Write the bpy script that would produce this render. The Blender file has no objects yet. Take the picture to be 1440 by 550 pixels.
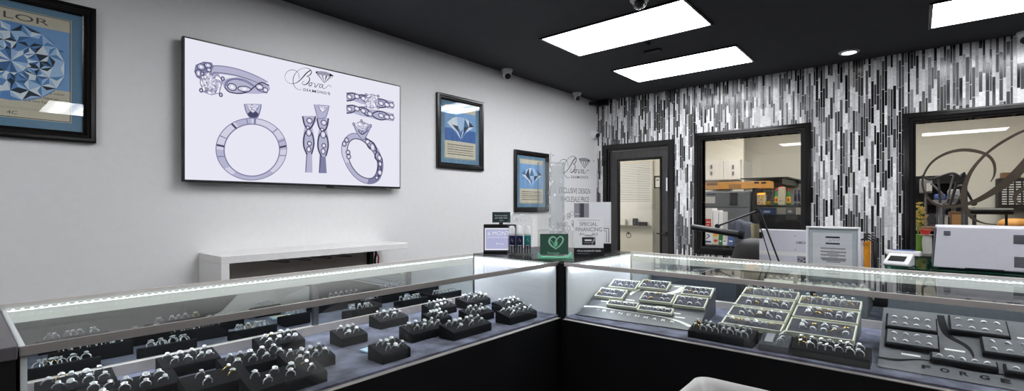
import bpy, bmesh, math, random
from mathutils import Vector, Matrix

random.seed(7)
SC = bpy.context.scene
COL = SC.collection
PI = math.pi

# ------------------------------------------------------------------ camera
F = 670.0; HY = 288.5; YAW = math.radians(40.29); EYE = 1.33
FW = Vector((-math.sin(YAW), math.cos(YAW), 0)); RT = Vector((math.cos(YAW), math.sin(YAW), 0)); UP = Vector((0, 0, 1))
cam_d = bpy.data.cameras.new('camera'); cam = bpy.data.objects.new('camera', cam_d); COL.objects.link(cam)
cam_d.sensor_width = 36; cam_d.lens = 36 * F / 1440; cam_d.shift_y = (HY - 275) / 1440
cam_d.clip_start = 0.02; cam_d.clip_end = 60
cam.location = (0, 0, EYE); cam.rotation_euler = (PI / 2, 0, YAW)
SC.camera = cam

def at(px, py, x=None, y=None, z=None, plane=None):
    """the point of the room that the photograph shows at (px, py) on a known plane"""
    r = FW + RT * ((px - 720) / F) - UP * ((py - HY) / F)
    if x is not None: t = x / r.x
    elif y is not None: t = y / r.y
    elif z is not None: t = (z - EYE) / r.z
    else:
        p0, n = plane
        t = (Vector(p0) - Vector((0, 0, EYE))).dot(n) / r.dot(n)
    return Vector((0, 0, EYE)) + r * t

# ------------------------------------------------------------------ colours and materials
def lin(c):
    o = []
    for v in c[:3]:
        v = v / 255.0
        o.append(v / 12.92 if v <= 0.04045 else ((v + 0.055) / 1.055) ** 2.4)
    return (o[0], o[1], o[2], 1.0)

MATS = {}
def pmat(name, c, rough=0.5, metal=0.0, var=0.06, scale=40.0, bump=0.0, spec=0.5, stretch=None, coat=0.0):
    if name in MATS: return MATS[name]
    m = bpy.data.materials.new(name); m.use_nodes = True; nt = m.node_tree; N = nt.nodes; L = nt.links
    b = N['Principled BSDF']
    b.inputs['Roughness'].default_value = rough; b.inputs['Metallic'].default_value = metal
    b.inputs['Specular IOR Level'].default_value = spec; b.inputs['Coat Weight'].default_value = coat
    tc = N.new('ShaderNodeTexCoord'); nz = N.new('ShaderNodeTexNoise'); nz.inputs['Scale'].default_value = scale
    nz.inputs['Detail'].default_value = 4
    if stretch:
        mp = N.new('ShaderNodeMapping'); mp.inputs['Scale'].default_value = stretch
        L.new(tc.outputs['Object'], mp.inputs['Vector']); L.new(mp.outputs['Vector'], nz.inputs['Vector'])
    else: L.new(tc.outputs['Object'], nz.inputs['Vector'])
    cr = N.new('ShaderNodeValToRGB'); k = lin(c)
    cr.color_ramp.elements[0].position = 0.3; cr.color_ramp.elements[1].position = 0.7
    cr.color_ramp.elements[0].color = [max(0, v * (1 - var)) for v in k[:3]] + [1]
    cr.color_ramp.elements[1].color = [min(1, v * (1 + var)) for v in k[:3]] + [1]
    L.new(nz.outputs['Fac'], cr.inputs['Fac']); L.new(cr.outputs['Color'], b.inputs['Base Color'])
    if bump:
        bp = N.new('ShaderNodeBump'); bp.inputs['Strength'].default_value = bump; bp.inputs['Distance'].default_value = 0.002
        L.new(nz.outputs['Fac'], bp.inputs['Height']); L.new(bp.outputs['Normal'], b.inputs['Normal'])
    MATS[name] = m
    return m

def emat(name, c, strength=1.0, stripes=None):
    if name in MATS: return MATS[name]
    m = bpy.data.materials.new(name); m.use_nodes = True; nt = m.node_tree; N = nt.nodes; L = nt.links
    N.remove(N['Principled BSDF'])
    e = N.new('ShaderNodeEmission'); e.inputs['Color'].default_value = lin(c); e.inputs['Strength'].default_value = strength
    L.new(e.outputs[0], N['Material Output'].inputs['Surface'])
    if stripes:      # two tubes glowing behind a lens
        tc = N.new('ShaderNodeTexCoord'); sx = N.new('ShaderNodeSeparateXYZ'); L.new(tc.outputs['Object'], sx.inputs[0])
        ma = N.new('ShaderNodeMath'); ma.operation = 'MULTIPLY'; ma.inputs[1].default_value = 2 * PI / 0.25; L.new(sx.outputs['Y'], ma.inputs[0])
        co = N.new('ShaderNodeMath'); co.operation = 'COSINE'; L.new(ma.outputs[0], co.inputs[0])
        mr = N.new('ShaderNodeMapRange'); mr.inputs[1].default_value = -1; mr.inputs[2].default_value = 1
        mr.inputs[3].default_value = strength * (1 + stripes); mr.inputs[4].default_value = strength * (1 - stripes)
        L.new(co.outputs[0], mr.inputs[0]); L.new(mr.outputs[0], e.inputs['Strength'])
    MATS[name] = m
    return m

def glassmat(name, tint=(1, 1, 1), f0=0.03, rough=0.0, film=0.0, film_c=(230, 230, 230), k=0.38):
    """thin clear sheet: lets light straight through, mirrors more towards grazing angles"""
    if name in MATS: return MATS[name]
    m = bpy.data.materials.new(name); m.use_nodes = True; nt = m.node_tree; N = nt.nodes; L = nt.links
    N.remove(N['Principled BSDF'])
    lw = N.new('ShaderNodeLayerWeight'); lw.inputs['Blend'].default_value = 0.5
    p = N.new('ShaderNodeMath'); p.operation = 'POWER'; p.inputs[1].default_value = 5; L.new(lw.outputs['Facing'], p.inputs[0])
    q = N.new('ShaderNodeMath'); q.operation = 'MULTIPLY_ADD'; q.inputs[1].default_value = k; q.inputs[2].default_value = f0
    L.new(p.outputs[0], q.inputs[0])
    t = N.new('ShaderNodeBsdfTransparent'); t.inputs['Color'].default_value = (tint[0], tint[1], tint[2], 1)
    g = N.new('ShaderNodeBsdfGlossy'); g.inputs['Roughness'].default_value = rough; g.inputs['Color'].default_value = (1, 1, 1, 1)
    mx = N.new('ShaderNodeMixShader'); L.new(q.outputs[0], mx.inputs[0])
    src = t.outputs[0]
    if film:
        d = N.new('ShaderNodeBsdfDiffuse'); d.inputs['Color'].default_value = lin(film_c)
        m2 = N.new('ShaderNodeMixShader'); m2.inputs[0].default_value = film; L.new(t.outputs[0], m2.inputs[1]); L.new(d.outputs[0], m2.inputs[2]); src = m2.outputs[0]
    L.new(src, mx.inputs[1]); L.new(g.outputs[0], mx.inputs[2]); L.new(mx.outputs[0], N['Material Output'].inputs['Surface'])
    MATS[name] = m
    return m

# ------------------------------------------------------------------ mesh builder
class MB:
    def __init__(s): s.v = []; s.f = []; s.mi = []; s.M = None
    def add(s, vs, fs, mi=0):
        o = len(s.v)
        for p in vs:
            p = Vector(p); s.v.append(s.M @ p if s.M else p)
        for f in fs: s.f.append([o + i for i in f]); s.mi.append(mi)
    def box(s, x0, x1, y0, y1, z0, z1, mi=0):
        s.add([(x0, y0, z0), (x1, y0, z0), (x1, y1, z0), (x0, y1, z0), (x0, y0, z1), (x1, y0, z1), (x1, y1, z1), (x0, y1, z1)],
              [(0, 3, 2, 1), (4, 5, 6, 7), (0, 1, 5, 4), (1, 2, 6, 5), (2, 3, 7, 6), (3, 0, 4, 7)], mi); return s
    def prism(s, pts, d, mi=0):
        """closed polygon (3-D points, one plane) pushed along d"""
        n = len(pts); d = Vector(d); a = [Vector(p) for p in pts]; nr = Vector()
        for i in range(n):
            nr += a[i].cross(a[(i + 1) % n])
        fl = nr.dot(d) > 0
        fs = [list(range(n))[::-1] if fl else list(range(n)), [n + i for i in range(n)] if fl else [n + i for i in range(n)][::-1]]
        for i in range(n):
            j = (i + 1) % n
            fs.append((i, j, n + j, n + i) if fl else (j, i, n + i, n + j))
        s.add(a + [p + d for p in a], fs, mi); return s
    def quad(s, pts, mi=0): s.add(pts, [tuple(range(len(pts)))], mi); return s
    def tube(s, pts, r, seg=10, mi=0, cap=True, closed=False):
        pts = [Vector(p) for p in pts]; n = len(pts)
        rs = list(r) if isinstance(r, (list, tuple)) else [r] * n
        vs = []; fs = []; prev = None
        for i, p in enumerate(pts):
            a = pts[(i - 1) % n] if (i or closed) else p; b = pts[(i + 1) % n] if (i < n - 1 or closed) else p
            t = (b - a).normalized()
            if prev is None:
                u = t.orthogonal().normalized()
            else:
                u = (prev - t * prev.dot(t)); u = u.normalized() if u.length > 1e-6 else t.orthogonal().normalized()
            prev = u; w = t.cross(u)
            for k in range(seg):
                an = 2 * PI * k / seg
                vs.append(p + (u * math.cos(an) + w * math.sin(an)) * rs[i])
        m = n if closed else n - 1
        for i in range(m):
            j = (i + 1) % n
            for k in range(seg):
                l = (k + 1) % seg
                fs.append((i * seg + k, i * seg + l, j * seg + l, j * seg + k))
        if cap and not closed:
            fs.append(tuple(range(seg))[::-1]); fs.append(tuple((n - 1) * seg + k for k in range(seg)))
        s.add(vs, fs, mi); return s
    def lathe(s, prof, c=(0, 0, 0), seg=24, mi=0, axis='z', cap=True):
        """profile of (radius, height) turned about an axis through c"""
        c = Vector(c); vs = []; fs = []; n = len(prof)
        for r, h in prof:
            r = max(r, 1e-5)
            for k in range(seg):
                an = 2 * PI * k / seg; a, b = r * math.cos(an), r * math.sin(an)
                vs.append(c + (Vector((a, b, h)) if axis == 'z' else Vector((h, a, b)) if axis == 'x' else Vector((b, h, a))))
        for i in range(n - 1):
            for k in range(seg):
                l = (k + 1) % seg; fs.append((i * seg + k, i * seg + l, (i + 1) * seg + l, (i + 1) * seg + k))
        if cap:
            fs.append(tuple(range(seg))[::-1]); fs.append(tuple((n - 1) * seg + k for k in range(seg)))
        s.add(vs, fs, mi); return s
    def torus(s, R, r, c=(0, 0, 0), axis='x', seg=28, ring=8, mi=0, squash=1.0):
        pts = []
        vs = []; fs = []
        for i in range(seg):
            a = 2 * PI * i / seg
            for k in range(ring):
                b = 2 * PI * k / ring
                rr = R + r * math.cos(b); h = r * squash * math.sin(b)
                p = (h, rr * math.cos(a), rr * math.sin(a)) if axis == 'x' else (rr * math.cos(a), rr * math.sin(a), h)
                vs.append(Vector(c) + Vector(p))
        for i in range(seg):
            j = (i + 1) % seg
            for k in range(ring):
                l = (k + 1) % ring; fs.append((i * ring + k, j * ring + k, j * ring + l, i * ring + l))
        s.add(vs, fs, mi); return s
    def grid(s, P, mi=0, closed_u=False):
        """P[i][j] points"""
        n = len(P); m = len(P[0]); fs = []
        for i in range(n if closed_u else n - 1):
            for j in range(m - 1):
                k = (i + 1) % n; fs.append((i * m + j, k * m + j, k * m + j + 1, i * m + j + 1))
        s.add([p for r in P for p in r], fs, mi); return s
    def mesh(s, name, mats, smooth=None):
        me = bpy.data.meshes.new(name)
        me.from_pydata([tuple(p) for p in s.v], [], s.f)
        for m in (mats if isinstance(mats, (list, tuple)) else [mats]): me.materials.append(m)
        me.polygons.foreach_set('material_index', s.mi)
        me.validate(); me.update()
        if smooth:
            bm = bmesh.new(); bm.from_mesh(me); bmesh.ops.recalc_face_normals(bm, faces=bm.faces); bm.to_mesh(me); bm.free()
            me.shade_smooth() if hasattr(me, 'shade_smooth') else None
            me.set_sharp_from_angle(angle=math.radians(smooth))
        return me
    def build(s, name, mats, parent=None, smooth=None, bevel=0, local=False, solid=0, loc=None):
        if parent is not None and not local:
            inv = parent_matrix(parent).inverted()
            s.v = [inv @ p for p in s.v]
        o = bpy.data.objects.new(name, s.mesh(name, mats, smooth)); COL.objects.link(o)
        if parent is not None: o.parent = parent
        if loc is not None: o.location = loc
        if solid:
            md = o.modifiers.new('thick', 'SOLIDIFY'); md.thickness = solid; md.offset = 0
        if bevel:
            md = o.modifiers.new('edge', 'BEVEL'); md.width = bevel; md.segments = 2; md.limit_method = 'ANGLE'; md.angle_limit = math.radians(40)
        return o

def parent_matrix(o):
    m = o.matrix_basis.copy(); p = o.parent
    while p is not None: m = p.matrix_basis @ m; p = p.parent
    return m

def tag(o, label=None, cat=None, group=None, kind=None):
    if label: o['label'] = label
    if cat: o['category'] = cat
    if group: o['group'] = group
    if kind: o['kind'] = kind
    return o
def thing(name, label, cat, loc=(0, 0, 0), rotz=0.0, group=None):
    o = bpy.data.objects.new(name, None); COL.objects.link(o); o.empty_display_size = 0.05
    o.location = loc; o.rotation_euler = (0, 0, rotz)
    return tag(o, label, cat, group)
def struct(o): o['kind'] = 'structure'; return o
def copy_thing(o):
    c = o.copy(); COL.objects.link(c)
    for ch in o.children:
        d = ch.copy(); COL.objects.link(d); d.parent = c
        for g in ch.children:
            e = g.copy(); COL.objects.link(e); e.parent = d
    return c

# ------------------------------------------------------------------ flat artwork (prints, screens, lettering)
class Art:
    """2-D marks on a flat face: o origin, u and v directions, n outward"""
    def __init__(s, o, u, v):
        s.o = Vector(o); s.u = Vector(u).normalized(); s.w = Vector(v).normalized(); s.n = s.u.cross(s.w)
        s.mb = MB(); s.mats = []; s.lay = 0
    def uv(s, px, py):
        p = at(px, py, plane=(s.o, s.n)) - s.o
        return (p.dot(s.u), p.dot(s.w))
    def P(s, a, lay): return s.o + s.u * a[0] + s.w * a[1] + s.n * (0.0004 * (1 + lay))
    def mi(s, m):
        if m not in s.mats: s.mats.append(m)
        return s.mats.index(m)
    def poly(s, pts, m, lay=0):
        s.mb.quad([s.P(p, lay) for p in pts], s.mi(m))
    def rect(s, a, b, c, d, m, lay=0): s.poly([(a, c), (b, c), (b, d), (a, d)], m, lay)
    def ell(s, c, rx, ry, m, lay=0, n=28, rot=0):
        s.poly([(c[0] + rx * math.cos(t) * math.cos(rot) - ry * math.sin(t) * math.sin(rot), c[1] + rx * math.cos(t) * math.sin(rot) + ry * math.sin(t) * math.cos(rot)) for t in [2 * PI * i / n for i in range(n)]], m, lay)
    def stroke(s, pts, w, m, lay=0, closed=False, sm=True):
        if sm: pts = spline(pts, closed)
        n = len(pts); ws = w if isinstance(w, (list, tuple)) else None
        rows = []
        for i, p in enumerate(pts):
            a = pts[(i - 1) % n] if (i or closed) else p; b = pts[(i + 1) % n] if (i < n - 1 or closed) else p
            t = Vector((b[0] - a[0], b[1] - a[1])); t = t.normalized() if t.length > 1e-9 else Vector((1, 0)); nn = Vector((-t.y, t.x))
            if ws:
                f = i / max(1, n - 1) * (len(ws) - 1); k = min(int(f), len(ws) - 2); hw = (ws[k] * (1 - f + k) + ws[k + 1] * (f - k)) / 2
            else: hw = w / 2
            rows.append([s.P((p[0] - nn.x * hw, p[1] - nn.y * hw), lay), s.P((p[0] + nn.x * hw, p[1] + nn.y * hw), lay)])
        s.mb.grid(rows, s.mi(m), closed)
    def ring(s, c, rx, ry, w, m, lay=0, n=40):
        s.stroke([(c[0] + rx * math.cos(2 * PI * i / n), c[1] + ry * math.sin(2 * PI * i / n)) for i in range(n)], w, m, lay, True, False)
    def text(s, st, x0, y0, x1, y1, m, lay=1, fat=0.0):
        """lettering fitted into the box (x0, y0)-(x1, y1)"""
        cu = bpy.data.curves.new('lettering', 'FONT'); cu.body = st; cu.size = 1; cu.offset = fat
        ob = bpy.data.objects.new('lettering', cu); COL.objects.link(ob)
        bpy.context.view_layer.update()
        me = bpy.data.meshes.new_from_object(ob.evaluated_get(bpy.context.evaluated_depsgraph_get()))
        bpy.data.objects.remove(ob); bpy.data.curves.remove(cu)
        vs = [v.co.copy() for v in me.vertices]
        if not vs: return
        a = min(v.x for v in vs); b = max(v.x for v in vs); c = min(v.y for v in vs); d = max(v.y for v in vs)
        sx = (x1 - x0) / (b - a); sy = (y1 - y0) / max(1e-6, d - c)
        s.mb.add([s.P((x0 + (v.x - a) * sx, y0 + (v.y - c) * sy), lay) for v in vs], [tuple(p.vertices) for p in me.polygons], s.mi(m))
        bpy.data.meshes.remove(me)
    def build(s, name, parent=None, local=False): return s.mb.build(name, s.mats, parent, local=local)

def spline(p, closed=False, k=5):
    n = len(p); o = []
    if n < 3: return list(p)
    for i in range(n if closed else n - 1):
        g = lambda j: p[j % n] if closed else p[max(0, min(n - 1, j))]
        a, b, c, d = g(i - 1), g(i), g(i + 1), g(i + 2)
        for q in range(k):
            t = q / k
            o.append(tuple(0.5 * (2 * b[e] + (c[e] - a[e]) * t + (2 * a[e] - 5 * b[e] + 4 * c[e] - d[e]) * t * t + (3 * b[e] - a[e] - 3 * c[e] + d[e]) * t ** 3) for e in range(len(b))))
    if not closed: o.append(tuple(p[-1]))
    return o

ORD = ['first', 'second', 'third', 'fourth', 'fifth', 'sixth', 'seventh', 'eighth', 'ninth', 'tenth', 'eleventh', 'twelfth', 'thirteenth', 'fourteenth']

# ------------------------------------------------------------------ shared materials
M = MATS
pmat('wall_paint', (230, 230, 229), 0.6, var=0.015, scale=25, bump=0.05)
pmat('ceiling_black', (42, 43, 48), 0.75, var=0.12, scale=6)
pmat('wall_charcoal', (58, 59, 60), 0.6, var=0.04, scale=10)
pmat('floor_tile', (84, 82, 81), 0.4, var=0.2, scale=8)
pmat('office_paint', (230, 228, 221), 0.6, var=0.02, scale=20)
pmat('espresso', (26, 24, 24), 0.28, var=0.25, scale=14, stretch=(6, 6, 0.6))
pmat('frame_black', (18, 16, 16), 0.22, var=0.2, scale=30)
pmat('laminate_black', (17, 17, 19), 0.5, var=0.2, scale=5, spec=0.15)
pmat('pedestal_top_sheen', (92, 88, 90), 0.35, var=0.15, scale=10, stretch=(1, 6, 1))  # lighter than the body: reflection on the top put into the colour
pmat('white_gloss', (238, 237, 235), 0.25, var=0.01)
pmat('white_plastic', (235, 235, 236), 0.35, var=0.015)
pmat('lilac_plastic', (214, 213, 222), 0.4, var=0.015)
pmat('panel_white', (236, 237, 240), 0.3, var=0.015, scale=12)
pmat('aluminium', (168, 163, 158), 0.4, 0.45, var=0.06, scale=30, stretch=(1, 0.1, 10))
pmat('aluminium_pale', (214, 206, 202), 0.4, 0.25, var=0.05, scale=30)
pmat('velvet', (96, 98, 115), 0.95, var=0.6, scale=13, bump=0.1)
pmat('pad_black', (23, 23, 27), 0.85, var=0.04, scale=12, spec=0.2)
pmat('felt_grey', (72, 72, 82), 0.9, var=0.08, scale=90)
pmat('felt_mid', (100, 101, 106), 0.8, var=0.06, scale=60)
pmat('felt_light', (150, 150, 158), 0.7, var=0.05, scale=60)
pmat('tray_rim', (216, 217, 198), 0.45, var=0.03)
pmat('black_plastic', (20, 20, 22), 0.35, var=0.1)
pmat('black_leather', (36, 33, 32), 0.4, var=0.12, scale=120, bump=0.3)
pmat('silver', (243, 243, 247), 0.27, 0.70, var=0.02)
pmat('silver_satin', (242, 242, 245), 0.38, 0.45, var=0.02)
pmat('gold', (228, 196, 124), 0.25, 1.0, var=0.03)
pmat('stone', (250, 251, 254), 0.06, 0.28, var=0.01)
pmat('chrome', (215, 215, 218), 0.12, 1.0, var=0.02)
pmat('steel', (150, 150, 152), 0.3, 1.0, var=0.04)
pmat('mirror', (214, 220, 218), 0.0, 1.0, var=0.0)
pmat('paper', (240, 240, 242), 0.7, var=0.01)
pmat('ink', (28, 28, 32), 0.7, var=0.02)
pmat('ink_grey', (120, 120, 126), 0.7, var=0.02)
pmat('red', (206, 44, 36), 0.5, var=0.05)
pmat('orange', (240, 158, 30), 0.5, var=0.05)
pmat('yellow', (238, 208, 70), 0.5, var=0.05)
pmat('green', (40, 120, 60), 0.25, var=0.05)
pmat('blue', (70, 96, 160), 0.5, var=0.1)
pmat('wood_orange', (214, 156, 84), 0.5, var=0.12, scale=12, stretch=(0.6, 6, 6))
pmat('wood_brown', (126, 92, 62), 0.5, var=0.15, scale=12, stretch=(0.6, 6, 6))
pmat('fridge_grey', (122, 126, 136), 0.4, var=0.05, scale=4)
glassmat('glass_clear', (0.985, 0.995, 0.99))
glassmat('glass_case', (0.97, 0.985, 0.975))
glassmat('glass_window', (0.97, 0.97, 0.96), 0.03)
glassmat('acrylic', (0.992, 0.995, 0.995), 0.04, 0.02, 0.05, (240, 242, 243))
glassmat('acrylic_green', (0.75, 0.97, 0.86), 0.06, 0.0, 0.10, (120, 235, 180))
emat('lamp_lens', (250, 251, 255), 15.0, 0.35)
emat('led', (240, 246, 255), 4.5)
emat('fill_glow', (236, 243, 255), 62.0)  # for the added strip that lights the case from under the channel
emat('white_glow', (224, 232, 227), 0.74)  # brightness of the lit valance, put in as its own glow
emat('down_lens', (255, 252, 246), 12.0)
# ------------------------------------------------------------------ the room
XL, YB, H = -3.236, 5.556, 2.70          # left wall, tiled wall, ceiling
XR, YF = 3.4, -3.2
YO = 8.6                                  # back of the office beyond the tiled wall

def tile_mat():
    """vertical mosaic strips: columns of mixed width cut into random lengths"""
    m = bpy.data.materials.new('mosaic'); m.use_nodes = True; nt = m.node_tree; N = nt.nodes; L = nt.links; b = N['Principled BSDF']
    def ma(op, a, c=None, d=None):
        n = N.new('ShaderNodeMath'); n.operation = op
        for i, x in enumerate((a, c, d)):
            if x is None: continue
            if isinstance(x, (int, float)): n.inputs[i].default_value = x
            else: L.new(x, n.inputs[i])
        return n.outputs[0]
    tc = N.new('ShaderNodeTexCoord'); sx = N.new('ShaderNodeSeparateXYZ'); L.new(tc.outputs['Object'], sx.inputs[0])
    x, z = sx.outputs['X'], sx.outputs['Z']
    PER = 0.120; cuts = [0.0, 0.023, 0.040, 0.064, 0.079, 0.100, 0.120]
    q = ma('DIVIDE', ma('ADD', x, 20.0), PER); fl = ma('FLOOR', q); fr = ma('MULTIPLY', ma('SUBTRACT', q, fl), PER)
    idx = ma('MULTIPLY', fl, 6.0); dist = ma('SUBTRACT', fr, 0.0)
    for c in cuts[1:-1]:
        g = ma('GREATER_THAN', fr, c); idx = ma('ADD', idx, g)
        dist = ma('MINIMUM', dist, ma('ABSOLUTE', ma('SUBTRACT', fr, c)))
    dist = ma('MINIMUM', dist, ma('SUBTRACT', PER, fr))
    wn = N.new('ShaderNodeTexWhiteNoise'); wn.noise_dimensions = '1D'; L.new(idx, wn.inputs['W'])
    zz = ma('ADD', ma('MULTIPLY', z, 5.2), ma('MULTIPLY', wn.outputs['Value'], 40.0))
    w = ma('ADD', zz, ma('MULTIPLY', idx, 137.0))
    vo = N.new('ShaderNodeTexVoronoi'); vo.voronoi_dimensions = '1D'; vo.inputs['Randomness'].default_value = 0.85; vo.inputs['Scale'].default_value = 1.0
    L.new(w, vo.inputs['W'])
    ve = N.new('ShaderNodeTexVoronoi'); ve.voronoi_dimensions = '1D'; ve.feature = 'DISTANCE_TO_EDGE'; ve.inputs['Randomness'].default_value = 0.85; ve.inputs['Scale'].default_value = 1.0
    L.new(w, ve.inputs['W'])
    sc = N.new('ShaderNodeSeparateColor'); L.new(vo.outputs['Color'], sc.inputs[0])
    cr = N.new('ShaderNodeValToRGB'); cr.color_ramp.interpolation = 'CONSTANT'; e = cr.color_ramp.elements
    stops = [(0, (18, 18, 20)), (.24, (30, 30, 33)), (.35, (84, 84, 88)), (.46, (132, 132, 136)), (.56, (188, 188, 190)), (.70, (222, 222, 223)), (.86, (238, 238, 238))]
    e[0].position = 0; e[0].color = lin(stops[0][1]); e[1].position = stops[1][0]; e[1].color = lin(stops[1][1])
    for p, c in stops[2:]:
        k = e.new(p); k.color = lin(c)
    L.new(sc.outputs['Red'], cr.inputs['Fac'])
    # marble veining
    nz = N.new('ShaderNodeTexNoise'); nz.inputs['Scale'].default_value = 22; nz.inputs['Detail'].default_value = 6; nz.inputs['Distortion'].default_value = 1.5
    L.new(tc.outputs['Object'], nz.inputs['Vector'])
    vr = N.new('ShaderNodeMapRange'); vr.inputs[1].default_value = 0.35; vr.inputs[2].default_value = 0.65; vr.inputs[3].default_value = 0.78; vr.inputs[4].default_value = 1.08
    L.new(nz.outputs['Fac'], vr.inputs[0])
    mu = N.new('ShaderNodeMix'); mu.data_type = 'RGBA'; mu.blend_type = 'MULTIPLY'; mu.inputs[0].default_value = 1
    L.new(cr.outputs['Color'], mu.inputs[6]); L.new(vr.outputs[0], mu.inputs[7])
    grout = ma('MAXIMUM', ma('LESS_THAN', dist, 0.0013), ma('LESS_THAN', ve.outputs['Distance'], 0.011))
    m2 = N.new('ShaderNodeMix'); m2.data_type = 'RGBA'; L.new(grout, m2.inputs[0]); L.new(mu.outputs[2], m2.inputs[6]); m2.inputs[7].default_value = lin((206, 206, 206))
    L.new(m2.outputs[2], b.inputs['Base Color'])
    ro = N.new('ShaderNodeMapRange'); ro.inputs[3].default_value = 0.10; ro.inputs[4].default_value = 0.42; L.new(sc.outputs['Green'], ro.inputs[0])
    L.new(ma('MAXIMUM', ro.outputs[0], ma('MULTIPLY', grout, 0.8)), b.inputs['Roughness'])
    bp = N.new('ShaderNodeBump'); bp.inputs['Strength'].default_value = 0.5; bp.inputs['Distance'].default_value = 0.002
    # each strip sits a little differently, so neighbours catch the lamps differently
    hgt = ma('ADD', ma('MULTIPLY', ma('SUBTRACT', 1.0, grout), 0.6), ma('MULTIPLY', ma('MULTIPLY', fr, ma('SUBTRACT', sc.outputs['Blue'], 0.5)), 14.0))
    L.new(hgt, bp.inputs['Height']); L.new(bp.outputs['Normal'], b.inputs['Normal'])
    MATS['mosaic'] = m
tile_mat()

struct(MB().box(XL - 2.4, XR + .2, YF - .2, YO + .2, -0.1, 0).build('floor', M['floor_tile']))
struct(MB().box(XL - .1, XR + .1, YF - .1, YB + .06, H, H + .1).build('ceiling', M['ceiling_black']))
struct(MB().box(XL - 2.4, XR + .1, YB + .06, YO + .1, H, H + .1).build('ceiling_office', M['office_paint']))
struct(MB().box(XL - .1, XL, YF - .1, YB + .11, 0, H).build('wall_left', M['wall_paint']))
struct(MB().box(XR, XR + .1, YF - .1, YO + .1, 0, H).build('wall_right', M['wall_charcoal']))
struct(MB().box(XL, XR, YF - .1, YF, 0, H).build('wall_front', M['wall_charcoal']))
struct(MB().box(XL - 2.4, XR, YO, YO + .1, 0, H).build('wall_office', M['office_paint']))
struct(MB().box(XL - 2.4, XL - 2.3, YB + .11, YO, 0, H).build('wall_office_left', M['office_paint']))

# tiled wall with a door and two windows cut out of it
DX0, DX1, DZ = -3.09, -2.235, 2.065
W1 = (-1.862, -0.886, 0.862, 2.066); W2 = (0.0, 1.70, 0.862, 2.062)
struct(MB().box(XL - 2.4, XL - .1, YB + .01, YB + .11, 0, H).build('wall_office_front', M['office_paint']))
wb = MB(); T = 0.11
for (a, b, c, d) in [(XL, DX0, 0, H), (DX0, DX1, DZ, H), (DX1, W1[0], 0, H), (W1[0], W1[1], 0, W1[2]), (W1[0], W1[1], W1[3], H), (W1[1], W2[0], 0, H),
                     (W2[0], W2[1], 0, W2[2]), (W2[0], W2[1], W2[3], H), (W2[1], XR, 0, H)]:
    wb.box(a, b, YB, YB + T - .004, c, d, 0)
    wb.box(a, b, YB + T - .004, YB + T, c, d, 1)
struct(wb.build('wall_back', [M['mosaic'], M['office_paint']]))

# stepped dark mouldings round the windows: profile (outward offset, depth) swept round the opening
def moulding(x0, x1, z0, z1, name, parent, y):
    prof = [(0.0, 0.03), (0.0, -.010), (.014, -.014), (.018, -.022), (.040, -.026), (.046, -.034), (.066, -.030), (.072, -.022), (.088, -.018), (.090, .0)]
    P = []
    for sx, sz in ((0, 0), (1, 0), (1, 1), (0, 1)):
        P.append([((x1 + o) if sx else (x0 - o), y + d, (z1 + o) if sz else (z0 - o)) for o, d in prof])
    mb = MB(); mb.grid(P, 0, True)
    # close the inner reveal back to the office side
    Q = []
    for sx, sz in ((0, 0), (1, 0), (1, 1), (0, 1)):
        xx = x1 if sx else x0; zz = z1 if sz else z0
        Q.append([(xx, y + .03, zz), (xx, y + T, zz)])
    mb.grid(Q, 0, True)
    return mb.build(name, M['frame_black'], parent, smooth=25)
def window(n, w):
    r = thing('window_%d' % n, None, None, ((w[0] + w[1]) / 2, YB + .03, w[2])); struct(r)
    moulding(w[0], w[1], w[2], w[3], 'window_frame', r, YB)
    MB().box(w[0], w[1], YB + .04, YB + .046, w[2], w[3]).build('glass_pane', M['glass_window'], r)
    return r
win1 = window(1, W1); win2 = window(2, W2)

# the big swirling etched letter on the second window
def swirl():
    a = Art((0, YB + .039, 0), (1, 0, 0), (0, 0, 1)); pmat('etched_brown', (70, 62, 54), 0.7, spec=0.1, var=0.2, scale=8); m = M['etched_brown']
    u = lambda L: [a.uv(x, y) for x, y in L]
    a.stroke(u([(1393, 256), (1398, 247), (1399, 236), (1396, 226), (1388, 218), (1374, 213), (1356, 211), (1336, 214), (1317, 223), (1305, 235), (1298, 250), (1298, 264), (1304, 277), (1315, 287), (1332, 291),
                (1352, 289), (1374, 282), (1396, 270), (1416, 256), (1440, 233), (1468, 200), (1500, 165)]), [.005, .016, .02, .024, .028, .024, .018, .014, .014, .018, .022, .03, .045, .06, .07, .05], m, 0)
    a.stroke(u([(1500, 172), (1470, 176), (1440, 184), (1416, 196), (1396, 209), (1380, 223), (1367, 239), (1359, 255), (1355, 272), (1356, 287), (1361, 299), (1369, 308), (1384, 314), (1402, 316)]),
             [.01, .014, .02, .022, .02, .022, .028, .034, .04, .034, .022, .012, .008], m, 1)
    a.stroke(u([(1470, 262), (1452, 262), (1438, 266), (1429, 273), (1427, 281), (1433, 286), (1446, 285)]), [.02, .026, .03, .026, .018, .01], m, 0)
    a.build('etched_logo', win2)
swirl()

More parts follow.
